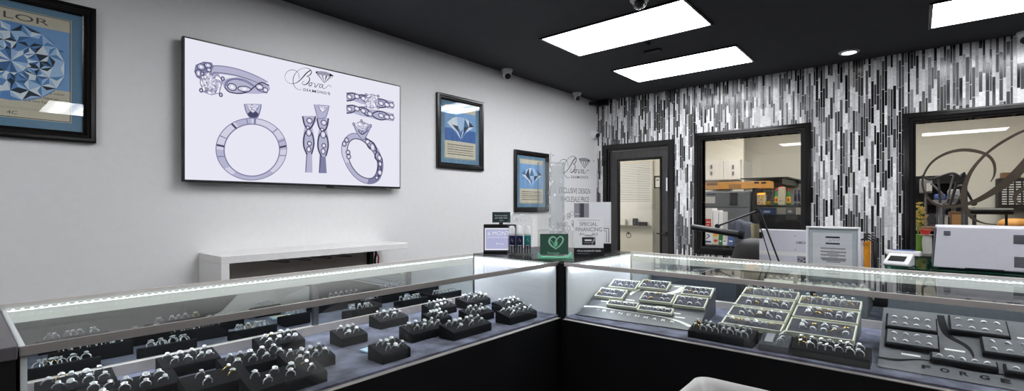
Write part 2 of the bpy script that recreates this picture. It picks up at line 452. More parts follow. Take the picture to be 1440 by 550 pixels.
# door
d1 = thing('door_1', None, None, ((DX0 + DX1) / 2, YB + .02, 0)); struct(d1)
cs = MB(); P = []
for (sx, z) in ((0, 0), (0, 1), (1, 1), (1, 0)):
    P.append([((DX1 + o) if sx else (DX0 - o), YB + d, (DZ + o) if z else 0.0) for o, d in [(-.035, .09), (-.035, .012), (-.012, .008), (-.010, -.014), (.042, -.018), (.048, -.01), (.05, 0)]])
cs.grid(P); cs.build('door_casing', M['frame_black'], d1, smooth=25)
lx0, lx1, lz1 = DX0 + .037, DX1 - .037, DZ - .04
gx0, gx1, gz0, gz1 = -2.934, -2.368, 0.16, 1.905
lf = MB()
for (a, b, c, d) in [(lx0, gx0, 0.01, lz1), (gx1, lx1, 0.01, lz1), (gx0, gx1, 0.01, gz0), (gx0, gx1, gz1, lz1)]:
    lf.box(a, b, YB + .035, YB + .08, c, d)
pmat('door_wood', (62, 60, 60), 0.32, var=0.35, scale=10, stretch=(9, 9, 0.5))
lf.build('door_leaf', M['door_wood'], d1)
P = []
for sx, sz in ((0, 0), (1, 0), (1, 1), (0, 1)):
    P.append([((gx1 + o) if sx else (gx0 - o), YB + d, (gz1 + o) if sz else (gz0 - o)) for o, d in [(-.012, .06), (-.012, .03), (-.004, .024), (.014, .026), (.018, .036)]])
MB().grid(P, 0, True).build('glazing_bead', M['frame_black'], d1, smooth=25)
MB().box(gx0, gx1, YB + .052, YB + .058, gz0, gz1).build('glass_pane', M['glass_window'], d1)
hd = MB(); hx, hz = -2.292, 0.985
hd.lathe([(.0, -.012), (.026, -.012), (.026, -.004), (.020, 0)], (hx, YB + .035, hz), 20, axis='y')
hd.tube([(hx, YB + .03, hz), (hx, YB - .012, hz), (hx - .012, YB - .022, hz), (hx - .045, YB - .024, hz), (hx - .105, YB - .022, hz + .002)], [.009, .009, .009, .009, .007], 10)
hd.build('door_handle', M['black_plastic'], d1, smooth=40)
MB().box(-2.300, -2.284, YB + .031, YB + .035, 1.50, 1.66).build('edge_sticker', M['paper'], d1)

# white paint reveal strip where the tile stops short of the corner is left out: the tile runs into the corner
# ------------------------------------------------------------------ ceiling lamps
def troffer(loc, label, group='recessed ceiling light panels', proto=[None]):
    if proto[0] is None:
        t = thing('ceiling_light', label, 'ceiling light', loc, 0, group)
        fr = MB(); P = []
        for sx, sy in ((-1, -1), (1, -1), (1, 1), (-1, 1)):
            P.append([(sx * (.60 - o), sy * (.305 - o), z) for o, z in [(0, 0), (0, -.010), (.012, -.012), (.022, -.008), (.024, .0)]])
        fr.grid(P, 0, True).build('frame', M['frame_black'], t, local=True)
        ln = MB(); ln.box(-.578, .578, -.283, .283, -.009, -.002); ln.build('lens', M['lamp_lens'], t, local=True)
        proto[0] = t
        return t
    c = copy_thing(proto[0]); c.location = loc; c['label'] = label
    return c
LX1, LX2 = -1.762, 0.67
troffer((LX1, 3.43, H), 'bright recessed light panel in the black ceiling, beside the dome camera')
troffer((LX1, 4.64, H), 'bright recessed light panel in the black ceiling, between the small vent and the tiled wall')
troffer((LX2, 4.60, H), 'bright recessed light panel in the black ceiling, beyond the round downlight')
for (x, y, s) in [(LX1, 1.72, 'added unseen over the middle of the long showcase'), (LX2, 2.2, 'added unseen over the customer side'), (LX1, -1.0, 'added unseen over the rear of the shop'), (LX2, -1.0, 'added unseen over the shop entrance'), (2.71, 1.12, 'reflected in the big diamond poster'), (2.71, 3.2, 'added unseen over the far staff aisle')]:  # out-of-view panels added for light, except the one reflected in the poster
    troffer((x, y, H), 'bright ceiling light panel ' + s)

t = thing('downlight', 'round recessed downlight with a white ring in the black ceiling', 'ceiling light', (-.456, 5.198, H))
MB().lathe([(.052, -.002), (.056, -.012), (.074, -.010), (.080, -.003), (.080, 0)], (0, 0, 0), 32, cap=False).build('trim_ring', M['white_plastic'], t, smooth=40, local=True)
MB().lathe([(.0, -.006), (.053, -.004)], (0, 0, 0), 32, cap=False).build('lens', M['down_lens'], t, smooth=40, local=True)

# small dark vent between the lights and a sprinkler plate
t = thing('ceiling_vent', 'small dark rectangular vent in the black ceiling between two light panels', 'vent', (-1.776, 4.02, H))
MB().box(-.075, .075, -.03, .03, -.012, 0).build('frame', M['pad_black'], t, local=True, bevel=.004)
for k in range(4): MB().box(-.064, .064, -.022 + k * .012, -.016 + k * .012, -.016, -.008).build('slat', M['steel'] if k == 9 else M['black_plastic'], t, local=True)

# white turret cameras
def turret(loc, label, aim, wall=False, group='white turret security cameras'):
    t = thing('security_camera', label, 'camera', loc, 0, group)
    aim = Vector(aim).normalized()
    ax = Vector((1, 0, 0)) if wall else Vector((0, 0, -1))
    q = ax.to_track_quat('Z', 'Y').to_matrix().to_4x4()
    b = MB(); b.M = q; b.lathe([(.0, 0), (.056, 0), (.056, .012), (.050, .026), (.038, .040), (.0, .042)], (0, 0, 0), 28); b.build('mount', M['white_plastic'], t, smooth=40, local=True)
    c = ax * .052
    q2 = aim.to_track_quat('Z', 'Y').to_matrix().to_4x4(); q2.translation = c
    e = MB(); e.M = q2; e.lathe([(.0, -.044)] + [(.044 * math.sin(a), -.044 * math.cos(a)) for a in [PI * k / 12 for k in range(1, 9)]] + [(.031, .030)], (0, 0, 0), 28); e.build('eyeball', M['white_plastic'], t, smooth=50, local=True)
    f = MB(); f.M = q2; f.lathe([(.0315, .022), (.0315, .033), (.026, .036), (.0, .037)], (0, 0, 0), 24, cap=False); fo = f.build('lens', M['black_plastic'], t, smooth=40, local=True)
    return t
turret((-3.150, 3.64, H), 'white turret camera under the ceiling above the taller picture frame', (0.55, -.35, -.62))
turret((-3.158, 4.95, H), 'white turret camera under the ceiling above the acrylic wall sign', (0.62, -.2, -.5))
turret((XL, 5.46, 2.245), 'white turret camera fixed on the painted wall beside the tile corner', (0.9, -.35, -.3), True)
turret((.665, 5.50, H), 'white turret camera under the ceiling at the edge of the tiled wall', (-.2, -.8, -.6))

t = thing('dome_camera', 'clear dome camera with black inside hanging below the ceiling by the bright light panel', 'camera', (-1.40, 2.96, H))
MB().lathe([(.0, 0), (.062, 0), (.062, -.012), (.054, -.018), (.0, -.018)], (0, 0, 0), 28).build('base', M['white_plastic'], t, smooth=40, local=True)
MB().lathe([(.050 * math.cos(a), -.018 - .052 * math.sin(a)) for a in [PI / 2 * k / 8 for k in range(9)]], (0, 0, 0), 28, cap=False).build('dome', M['glass_clear'], t, smooth=60, local=True)
MB().lathe([(.034, -.016), (.036, -.036), (.026, -.056), (.012, -.062), (.0, -.063)], (0, 0, 0), 20).build('lens_block', M['black_plastic'], t, smooth=40, local=True)

t = thing('bullet_camera', 'black bullet camera on a bracket in the top corner by the tiled wall', 'camera', (-3.10, YB - .05, 2.655))
MB().box(-.085, .05, -.03, .045, -.03, .04).build('bracket', M['black_plastic'], t, local=True, bevel=.006)
MB().tube([(-.085, -.02, -.005), (-.105, -.16, -.012)], [.022, .024], 14).build('barrel', M['black_plastic'], t, local=True, smooth=40)

# a tiny sprinkler head near the vent
t = thing('sprinkler_head', 'tiny sprinkler head in the black ceiling beside the bright panel', 'sprinkler', (at(912, 60, z=H).x, at(912, 60, z=H).y, H))
MB().lathe([(.0, 0), (.022, 0), (.022, -.004), (.009, -.006), (.009, -.016), (.014, -.018), (.0, -.02)], (0, 0, 0), 16).build('head', M['pad_black'], t, local=True, smooth=40)
# ------------------------------------------------------------------ television with the shop's screen
TX = -3.168
def tv():
    y0, y1, z0, z1 = .853, 2.349, 1.462, 2.292
    t = thing('flat_screen_tv', 'large wall-mounted TV showing silver rings on a white screen', 'tv', (TX, (y0 + y1) / 2, z0))
    MB().box(TX - .035, TX, y0, y1, z0, z1).build('casing', M['black_plastic'], t, bevel=.004)
    MB().box(XL + .001, TX - .035, y0 + .45, y1 - .45, z0 + .2, z1 - .2).build('wall_bracket', M['black_plastic'], t)
    MB().box(TX - .014, TX + .002, (y0 + y1) / 2 + .12, (y0 + y1) / 2 + .17, z0 - .008, z0).build('sensor_lip', M['black_plastic'], t)
    emat('screen_white', (231, 231, 244), 1.0); emat('scr_d', (74, 74, 104), 1.0); emat('scr_m', (128, 128, 162), 1.0); emat('scr_l', (180, 180, 206), 1.0)
    emat('scr_p', (208, 208, 227), 1.0); emat('scr_w', (242, 242, 250), 1.0); emat('scr_k', (30, 30, 44), 1.0); emat('scr_g', (150, 150, 168), 1.0)
    W, D, MM, LL, PP, WW, K, G = [M[k] for k in ('screen_white', 'scr_d', 'scr_m', 'scr_l', 'scr_p', 'scr_w', 'scr_k', 'scr_g')]
    sm = MB(); sm.box(TX - .004, TX + .0012, y0 + .010, y1 - .010, z0 + .014, z1 - .010); scr = sm.build('screen', W, t)
    a = Art((TX + .0014, 0, 0), (0, 1, 0), (0, 0, 1))
    r4 = lambda L: [a.uv(255 + x / 2.897, 70 + y / 2.897) for x, y in L]
    r5 = lambda L: [a.uv(400 + x / 4.169, 130 + y / 4.169) for x, y in L]
    rl = lambda L: [a.uv(380 + x / 7.86, 80 + y / 7.86) for x, y in L]
    rnd = random.Random(3)
    def gem(L, n=4, lay=4):
        c = (sum(p[0] for p in L) / len(L), sum(p[1] for p in L) / len(L)); m = len(L)
        P = [[(c[0] + (p[0] - c[0]) * f + rnd.uniform(-.002, .002) * (f < 1), c[1] + (p[1] - c[1]) * f + rnd.uniform(-.002, .002) * (f < 1)) for p in L] for f in [(k + 1) / n for k in range(n)]]
        a.stroke(L, .0045, MM, lay + 1, True, False)
        for k in range(n):
            for i in range(m):
                j = (i + 1) % m
                if k == 0: a.poly([c, P[0][i], P[0][j]], rnd.choice([WW, PP, LL]), lay)
                else:
                    a.poly([P[k - 1][i], P[k][i], P[k][j]], rnd.choice([WW, PP, LL, G]), lay); a.poly([P[k - 1][i], P[k][j], P[k - 1][j]], rnd.choice([WW, WW, PP, LL, G, MM]), lay)
    def rim(L): a.stroke(L, .004, MM, 8, True, False)
    def dense(L):
        o = []
        for i in range(len(L)):
            p, q = L[i], L[(i + 1) % len(L)]
            o += [p, ((p[0] + q[0]) / 2, (p[1] + q[1]) / 2)]
        return o
    def oval(f, c, rx, ry, rot=0, lay=4, w=.004, fill=PP):
        p = f([c])[0]; s1 = f([(c[0] + rx, c[1])])[0]; s2 = f([(c[0], c[1] + ry)])[0]
        A, B = abs(s1[0] - p[0]), abs(s2[1] - p[1])
        a.ell(p, A, B, fill, lay, 20, rot)
        L = [(p[0] + A * math.cos(q) * math.cos(rot) - B * math.sin(q) * math.sin(rot), p[1] + A * math.cos(q) * math.sin(rot) + B * math.sin(q) * math.cos(rot)) for q in [2 * PI * k / 22 for k in range(22)]]
        a.stroke(L, w, D, lay + 1, True, False)
        a.ell(p, A * .35, B * .4, WW, lay + 1, 12, rot)
    # ring lying low (top of the screen)
    a.poly(r4([(112, 68), (150, 66), (200, 72), (250, 86), (300, 106), (345, 130), (350, 152), (320, 140), (270, 122), (220, 108), (165, 100), (120, 96)]), LL, 0)
    a.stroke(r4([(112, 66), (160, 66), (215, 75), (270, 92), (320, 114), (352, 132)]), .006, MM, 1)
    a.stroke(r4([(130, 92), (190, 98), (250, 112), (310, 134), (345, 150)]), .004, D, 1)
    a.poly(r4([(58, 62), (90, 48), (124, 52), (132, 70), (118, 92), (98, 104), (78, 122), (62, 112), (52, 88)]), MM, 1)
    for c, rx, ry in [((80, 70), 16, 12), ((108, 64), 14, 10), ((70, 96), 12, 14), ((112, 82), 10, 8)]: oval(r4, c, rx, ry, 0, 2, .005, LL)
    a.poly(r4([(162, 128), (190, 116), (230, 112), (275, 122), (315, 134), (356, 140), (362, 160), (348, 176), (310, 180), (255, 178), (205, 172), (176, 158)]), LL, 1)
    a.stroke(r4([(176, 150), (186, 128), (220, 118), (262, 126), (296, 148), (318, 168), (350, 176)]), .009, MM, 3)
    a.stroke(r4([(176, 152), (196, 172), (240, 178), (276, 168), (300, 148), (326, 134), (356, 146)]), .008, D, 3)
    a.stroke(r4([(182, 148), (192, 128), (222, 121), (258, 130), (290, 148)]), .003, D, 4)
    oval(r4, (206, 152), 18, 14, 0, 4, .006); oval(r4, (256, 160), 26, 11, .1, 4, .006); oval(r4, (318, 152), 15, 11, 0, 4, .006); oval(r4, (342, 164), 10, 9, 0, 4, .005)
    gem(dense(r4([(80, 100), (112, 92), (150, 100), (166, 130), (154, 176), (122, 184), (90, 172), (76, 136)])), 4, 5)
    for p in [(80, 166), (160, 184), (168, 118), (84, 98)]: oval(r4, p, 7, 8, 0, 6, .004, MM)
    # the round ring standing up
    C, Ro, Ri = (285, 405), (144, 126), (113, 106)
    n = 64
    rows = []
    for i in range(n):
        q = 2 * PI * i / n
        rows.append((r4([(C[0] + Ro[0] * math.cos(q), C[1] + Ro[1] * math.sin(q))])[0], r4([(C[0] + 2 + Ri[0] * math.cos(q), C[1] + 4 + Ri[1] * math.sin(q))])[0]))
    for i in range(n):
        j = (i + 1) % n; dg = 360 * i / n
        col = PP if (200 < dg < 240 or 300 < dg < 335) else LL if (60 < dg < 120) else PP if i % 16 < 9 else LL
        a.poly([rows[i][0], rows[j][0], rows[j][1], rows[i][1]], col, 0)
    a.stroke([r[0] for r in rows], .005, MM, 1, True, False); a.stroke([r[1] for r in rows], .007, MM, 1, True, False)
    for dg in (166, 188, 206, 236, 262, 276, 318, 342, 354, 12):
        q = math.radians(dg)
        a.stroke(r4([(C[0] + (Ro[0] - 1) * math.cos(q), C[1] + (Ro[1] - 1) * math.sin(q)), (C[0] + 2 + Ri[0] * math.cos(q), C[1] + 4 + Ri[1] * math.sin(q))]), .012 if dg in (188, 354, 276, 236) else .006, D if dg in (236, 354, 188) else MM, 2, sm=False)
    a.poly(r4([(254, 220), (326, 222), (322, 250), (310, 278), (276, 278), (260, 250)]), LL, 2)
    a.stroke(r4([(256, 222), (264, 252), (280, 276), (308, 276), (320, 250), (325, 222)]), .007, MM, 3)
    a.poly(r4([(268, 262), (290, 240), (316, 262), (308, 277), (278, 277)]), D, 3)
    gem(dense(r4([(264, 222), (318, 223), (306, 246), (291, 258), (277, 246)])), 3, 4)
    # the pair seen edge on
    for (x, ys) in [(0, 0), (1, 12)]:
        ox = 84 * x
        a.poly(r5([(128 + ox * .93, 350 + ys), (162 + ox * .93, 350 + ys), (164 + ox, 470 + ys * .3), (121 + ox * .95, 470 + ys * .3)]), MM if x else LL, 0)
        a.stroke(r5([(131 + ox, 360), (124 + ox * .95, 468)]), .005, D, 1, sm=False)
        a.poly(r5([(104 + ox, 138 + ys), (182 + ox * .9, 138 + ys), (186 + ox * .88, 168 + ys), (164 + ox, 205 + ys), (172 + ox, 250 + ys), (176 + ox, 310 + ys), (160 + ox, 366 + ys), (124 + ox, 362 + ys), (112 + ox, 310 + ys), (112 + ox, 235 + ys), (118 + ox, 200 + ys)]), LL, 2)
        a.stroke(r5([(106 + ox, 140 + ys), (120 + ox, 196 + ys), (160 + ox, 240 + ys), (172 + ox, 300 + ys), (158 + ox, 362 + ys)]), .011, D, 3)
        a.stroke(r5([(182 + ox * .9, 140 + ys), (160 + ox, 200 + ys), (120 + ox, 240 + ys), (112 + ox, 310 + ys), (132 + ox, 364 + ys)]), .011, D, 3)
        for c in [(146, 166, 16, 15), (142, 236, 15, 20), (146, 300, 12, 12), (142, 334, 12, 16), (136, 206, 9, 9)]: oval(r5, (c[0] + ox, c[1] + ys), c[2], c[3], 0, 4, .006)
    a.poly(r5([(170, 70), (262, 76), (256, 110), (240, 150), (192, 152), (180, 112)]), LL, 4)
    a.stroke(r5([(172, 72), (184, 112), (196, 150), (238, 148), (254, 110), (261, 78)]), .006, MM, 5)
    gem(dense(r5([(194, 74), (252, 80), (240, 102), (224, 118), (206, 100)])), 3, 6)
    # stacked pair, top right
    for (dy, gemc) in [(0, 1), (72, 0)]:
        P = [(362, 4), (400, 2), (450, 12), (500, 26), (560, 34), (610, 46), (640, 52), (640, 98), (600, 92), (560, 92), (500, 76), (450, 66), (400, 48), (364, 52)]
        a.poly(r5([(x, y + dy) for x, y in P]), LL, 0)
        a.stroke(r5([(364, 6 + dy), (410, 6 + dy), (450, 34 + dy), (490, 66 + dy), (540, 40 + dy), (590, 48 + dy), (638, 90 + dy)]), .010, D, 2)
        a.stroke(r5([(364, 50 + dy), (400, 44 + dy), (440, 16 + dy), (480, 24 + dy), (530, 76 + dy), (580, 88 + dy), (638, 60 + dy)]), .010, D, 2)
        for c in [(380, 26), (424, 24), (462, 36), (566, 64), (600, 72), (628, 74), (500, 54)]: oval(r5, (c[0], c[1] + dy), 15, 13, -.2, 3, .006)
    gem(dense(r5([(480, 20), (510, 10), (542, 22), (552, 50), (540, 84), (508, 94), (480, 80), (468, 50)])), 4, 6)
    for p in [(478, 14), (548, 22), (474, 88), (548, 90)]: oval(r5, p, 7, 7, 0, 7, .003, MM)
    # tilted ring, lower right
    out = [(448, 250), (400, 240), (362, 262), (338, 306), (336, 356), (352, 404), (376, 452), (412, 496), (456, 526), (504, 536), (546, 520), (570, 480), (578, 424), (566, 374), (542, 326), (508, 286), (470, 262)]
    inn = [(440, 276), (410, 272), (384, 288), (370, 320), (368, 360), (380, 400), (402, 444), (434, 480), (470, 500), (508, 504), (532, 484), (544, 446), (544, 408), (532, 372), (510, 336), (484, 306), (460, 286)]
    so, si = spline(r5(out), True), spline(r5(inn), True)
    for i in range(len(so)):
        j = (i + 1) % len(so); k = i / len(so)
        a.poly([so[i], so[j], si[j], si[i]], LL if k < .12 or k > .72 else PP if k < .3 else LL if k < .5 else MM, 0)
    a.stroke(so, .006, MM, 1, True, False); a.stroke(si, .007, D, 1, True, False)
    a.stroke(r5([(470, 270), (520, 296), (540, 340), (530, 380), (560, 420), (566, 470), (540, 510)]), .012, D, 2)
    a.stroke(r5([(480, 300), (500, 330), (545, 350), (574, 400), (548, 440), (552, 500)]), .010, D, 2)
    for c in [(486, 290, 13, 13), (516, 322, 13, 22), (556, 384, 11, 16), (560, 420, 9, 14), (558, 470, 12, 16), (540, 500, 9, 9)]: oval(r5, (c[0], c[1]), c[2], c[3], .3, 4, .006)
    for c in [(364, 280), (350, 302), (376, 376), (372, 352)]: oval(r5, c, 12, 14, 0, 3, .006, LL)
    a.poly(r5([(402, 186), (508, 198), (490, 236), (464, 278), (444, 268), (418, 230)]), LL, 3)
    a.stroke(r5([(404, 188), (422, 232), (448, 270), (466, 276), (488, 238), (506, 200)]), .008, MM, 4)
    a.stroke(r5([(430, 222), (456, 246), (490, 220)]), .008, D, 4)
    gem(dense(r5([(410, 186), (450, 168), (502, 192), (484, 216), (456, 232), (428, 214)])), 4, 5)
    for p in [(404, 186), (450, 168), (505, 196), (456, 236)]: oval(r5, p, 6, 9, 0, 6, .003, MM)
    logo(a, rl, K, G, 1)
    a.build('screen_print', scr)

LOGO = dict(
    circ=[(318, 240), (318, 205), (300, 168), (262, 146), (215, 148), (178, 176), (162, 216), (172, 258), (202, 286), (246, 297), (292, 285), (332, 255), (368, 216), (404, 176), (446, 147)],
    arc=[(348, 362), (312, 362), (276, 338), (256, 298), (252, 252), (264, 206), (292, 165), (332, 137), (376, 124), (418, 128), (446, 146), (456, 168), (446, 192), (424, 208), (400, 214)],
    bowl=[(400, 214), (428, 226), (434, 254), (420, 284), (394, 304), (368, 308), (352, 296), (358, 278), (376, 268)],
    o=[(462, 286), (442, 288), (427, 304), (430, 320), (446, 320), (460, 304), (458, 290), (472, 290), (486, 294)],
    v=[(486, 292), (496, 298), (492, 330), (502, 332), (522, 312), (530, 294), (540, 300), (552, 304)],
    A=[(580, 306), (562, 304), (544, 322), (546, 340), (562, 338), (578, 318), (584, 306), (576, 332), (586, 348), (608, 346), (632, 324), (652, 314), (668, 322), (668, 338)])
def logo(a, f, K, G, lay, words=True):
    """script B and the small letters, a cut diamond and the word below"""
    s = abs(f([(100, 0)])[0][0] - f([(0, 0)])[0][0]) / 100
    a.stroke(f(LOGO['circ']), [4 * s, 5 * s, 5 * s, 4 * s, 3 * s, 3 * s, 5 * s, 9 * s, 12 * s, 10 * s], K, lay)
    a.stroke(f(LOGO['arc']), [3 * s, 5 * s, 7 * s, 7 * s, 4 * s, 3 * s, 6 * s, 10 * s, 9 * s, 4 * s], K, lay + 1)
    a.stroke(f(LOGO['bowl']), [4 * s, 10 * s, 12 * s, 8 * s, 4 * s, 4 * s], K, lay + 2)
    a.stroke(f(LOGO['o']), [5 * s, 8 * s, 9 * s, 5 * s, 4 * s], K, lay); a.stroke(f(LOGO['v']), [4 * s, 9 * s, 5 * s, 4 * s], K, lay); a.stroke(f(LOGO['A']), [5 * s, 8 * s, 5 * s, 8 * s, 5 * s, 4 * s, 5 * s], K, lay)
    top = [(500, 170), (520, 158), (560, 158), (610, 164), (660, 182), (696, 206)]; gird = [(500, 166), (518, 196), (560, 200), (610, 208), (650, 216), (697, 212)]; tip = (596, 288)
    cols = [K, G, K, G, K]
    for i in range(5):
        a.poly(f([top[i], top[i + 1], gird[i + 1], gird[i]]), cols[i] if i != 2 else G, lay)
        q = 1 if i % 2 else 0
        g0, g1 = gird[i], gird[i + 1]
        a.poly(f([(g0[0] + 4, g0[1] + 3), ((g0[0] + g1[0]) / 2, (g0[1] + g1[1]) / 2), tip]), K if i in (0, 3, 4) else G, lay)
    a.stroke(f([(500, 167), tip]), 5 * s, K, lay + 1, sm=False); a.stroke(f([(697, 210), tip]), 4 * s, K, lay + 1, sm=False)
    if words:
        p, q = f([(366, 378), (668, 422)]); r = f([(366, 346)])[0]
        h = r[1] - p[1]
        # letters one by one so that the word keeps the slope of the plate it is read from
        n = 8
        for i, ch in enumerate('DIAMONDS'):
            x, wd = ((366, 29), (405, 9), (423, 31), (464, 40), (514, 32), (556, 29), (595, 28), (634, 28))[i]; y = 376 + (x - 366) * .155
            b0, b1 = f([(x, y), (x + wd, y)]); t0 = f([(x, y - 30)])[0]
            a.text(ch, b0[0], b0[1], b1[0], b0[1] + (t0[1] - b0[1]), K, lay, .01)
tv()

# ------------------------------------------------------------------ framed diamond posters
pmat('mat_blue', (104, 140, 168), 0.8, var=0.03); pmat('cream', (214, 205, 184), 0.8, var=0.02); pmat('print_sky', (128, 172, 222), 0.6, var=0.12, scale=6)
pmat('print_deep', (52, 104, 178), 0.6, var=0.15, scale=5); pmat('fac_w', (232, 240, 248), 0.6); pmat('fac_p', (176, 208, 240), 0.6); pmat('fac_b', (98, 146, 206), 0.6); pmat('fac_k', (26, 44, 66), 0.6); pmat('fac_m', (66, 108, 160), 0.6)
pmat('text_brown', (92, 84, 76), 0.8); pmat('gilt', (158, 140, 112), 0.35, 0.8)
def poster(y0, y1, z0, z1, label, kind):
    t = thing('framed_poster', label, 'picture', (XL, (y0 + y1) / 2, z0), 0, 'framed diamond posters')
    fw = .052
    prof = [(.0, 0), (.0, .024), (.008, .030), (.020, .030), (.026, .024), (.036, .022), (.044, .014), (fw, .010), (fw, .004)]
    P = []
    for sy, sz in ((0, 0), (1, 0), (1, 1), (0, 1)):
        P.append([(XL + d, (y1 - o) if sy else (y0 + o), (z1 - o) if sz else (z0 + o)) for o, d in prof])
    MB().grid(P, 0, True).build('frame', M['frame_black'], t, smooth=25)
    MB().box(XL + .001, XL + .0045, y0 + .05, y1 - .05, z0 + .05, z1 - .05).build('mat_board', M['mat_blue'], t)
    a = Art((XL + .0048, 0, 0), (0, 1, 0), (0, 0, 1))
    b = .052 + .046
    py0, py1, pz0, pz1 = y0 + b, y1 - b, z0 + b, z1 - b * .92
    a.rect(py0 - .006, py1 + .006, pz0 - .006, pz1 + .006, M['cream'], 0); a.rect(py0 - .003, py1 + .003, pz0 - .003, pz1 + .003, M['ink'], 1); a.rect(py0, py1, pz0, pz1, M['cream'], 2)
    h = pz1 - pz0; w = py1 - py0; cy = (py0 + py1) / 2; rnd = random.Random(kind * 11 + 5)
    if kind == 1:
        i0, i1 = pz0 + h * .30, pz1 - h * .115
        a.rect(py0, py1, i0, i1, M['print_sky'], 3)
        for k in range(9):      # broad brushed water and light behind the stone
            zz = i0 + rnd.uniform(.02, .96) * (i1 - i0); yy = rnd.uniform(py0 + .03, py1 - .10)
            a.stroke([(yy, zz), (yy + .04, zz + .008), (min(py1 - .004, yy + .09), zz + .004)], [.004, .022, .004], M[rnd.choice(['fac_w', 'fac_p', 'print_deep'])], 4)
        dc = (.185, 2.006); R = .186; cols = ['fac_w', 'fac_p', 'fac_b', 'fac_k', 'fac_m', 'fac_p', 'fac_b', 'fac_w', 'fac_k']
        n = 16; rad = [.30, .52, .76, 1.0]; pts = []
        for k, f in enumerate(rad):
            off = .5 * (k % 2)
            pts.append([(dc[0] + R * f * math.cos(2 * PI * (i + off) / n + (rnd.uniform(-.08, .08) if k < 3 else 0)), dc[1] + R * f * .98 * math.sin(2 * PI * (i + off) / n)) for i in range(n)])
        for i in range(n):
            j = (i + 1) % n
            a.poly([dc, pts[0][i], pts[0][j]], M[rnd.choice(['fac_w', 'fac_p', 'fac_p', 'fac_b', 'fac_m'])], 6)
            for k in range(3):
                A, B = pts[k], pts[k + 1]
                tri = ([A[i], B[i], A[j]], [A[j], B[i], B[j]]) if k % 2 == 0 else ([A[i], B[i], B[j]], [A[i], B[j], A[j]])
                for q in tri:
                    # every facet splits into a few flashes
                    c = tuple(sum(p[e] for p in q) / 3 for e in (0, 1)); pal = cols if k < 2 else ['fac_p', 'fac_b', 'fac_w', 'fac_p', 'fac_b', 'fac_k']
                    for e in range(3): a.poly([q[e], q[(e + 1) % 3], c], M[rnd.choice(pal)], 6)
        a.ell(dc, R * 1.01, R * .99, M['fac_b'], 5, 48)
        x0 = cy - w * .29
        a.text('COLOR', cy - .155, pz1 - h * .088, cy + .127, pz1 - h * .030, M['text_brown'], 4)
        for k, s in enumerate(['colorless, but there are many subtle', 'closer a diamond is to have no', 'colorless it is a rare Fancy']):
            a.text(s, .125 + .012 * k, pz0 + h * (.245 - .048 * k), py1 - .02 - .022 * k, pz0 + h * (.272 - .048 * k), M['text_brown'], 4)
            a.rect(py0 + .014, .105, pz0 + h * (.252 - .048 * k), pz0 + h * (.258 - .048 * k), M['text_brown'], 4)
        for k in range(2): a.rect(py0 + .02, py1 - .02, pz0 + h * (.075 + .012 * k), pz0 + h * (.077 + .012 * k), M['gilt'], 4)
        a.text('4C', .170, pz0 + h * .022, .205, pz0 + h * .055, M['text_brown'], 4)
    else:
        i0, i1 = pz0 + h * .33, pz1 - h * .10
        a.rect(py0, py1, i0, i1, M['print_sky'] if kind == 3 else M['print_deep'], 3)
        c = (cy, i0 + (i1 - i0) * .50); W = w * .44; Hh = (i1 - i0) * .42
        a.rect(py0, py1, i0 + (i1 - i0) * .42, i1, M['print_sky'], 4)
        for k in range(14):
            yy = rnd.uniform(py0 + .02, py1 - .05); zz = rnd.uniform(i0 + .02, i1 - .03)
            a.stroke([(yy, zz), (yy + .015, zz + .004), (yy + .035, zz)], [.002, .008, .002], M[rnd.choice(['fac_p', 'fac_b', 'print_deep'])], 5)
        g = [(-1, .18), (-.62, .10), (-.22, .06), (.22, .06), (.62, .10), (1, .18)]; tp = [(-.62, .62), (-.30, .78), (0, .82), (.30, .78), (.62, .62)]
        S = lambda p: (c[0] + p[0] * W, c[1] + p[1] * Hh)
        for i in range(5):
            a.poly([S(g[i]), S(g[i + 1]), S(tp[i])], M[rnd.choice(['fac_w', 'fac_p', 'fac_k', 'fac_m'])], 7)
            if i < 4: a.poly([S(tp[i]), S(tp[i + 1]), S(g[i + 1])], M[rnd.choice(['fac_w', 'fac_p', 'fac_b'])], 7)
            m = ((g[i][0] + g[i + 1][0]) / 2 * .45, -.42)
            a.poly([S(g[i]), S(g[i + 1]), S(m)], M[['fac_w', 'fac_k', 'fac_p', 'fac_k', 'fac_w'][i]], 7)
            a.poly([S(g[i]), S(m), S((0, -1))], M[['fac_b', 'fac_w', 'fac_m', 'fac_w', 'fac_p'][i]], 7)
        for k in range(5): a.rect(py0 + .03, py1 - .03, pz0 + h * (.07 + .045 * k), pz0 + h * (.085 + .045 * k), M['gilt'] if k % 2 else M['text_brown'], 4)
    a.build('print', t)
    MB().box(XL + .0105, XL + .0125, y0 + .048, y1 - .048, z0 + .048, z1 - .048).build('glazing', M['glass_clear'], t)
poster(-.115, .486, 1.648, 2.338, 'framed poster of a sparkling round diamond with a colour headline, beside the TV', 1)
poster(2.778, 3.365, 1.663, 2.328, 'framed blue diamond poster hung high beside the TV, under a camera', 2)
poster(3.842, 4.45, 1.255, 1.917, 'framed blue diamond poster hung low behind the clear acrylic tower', 3)

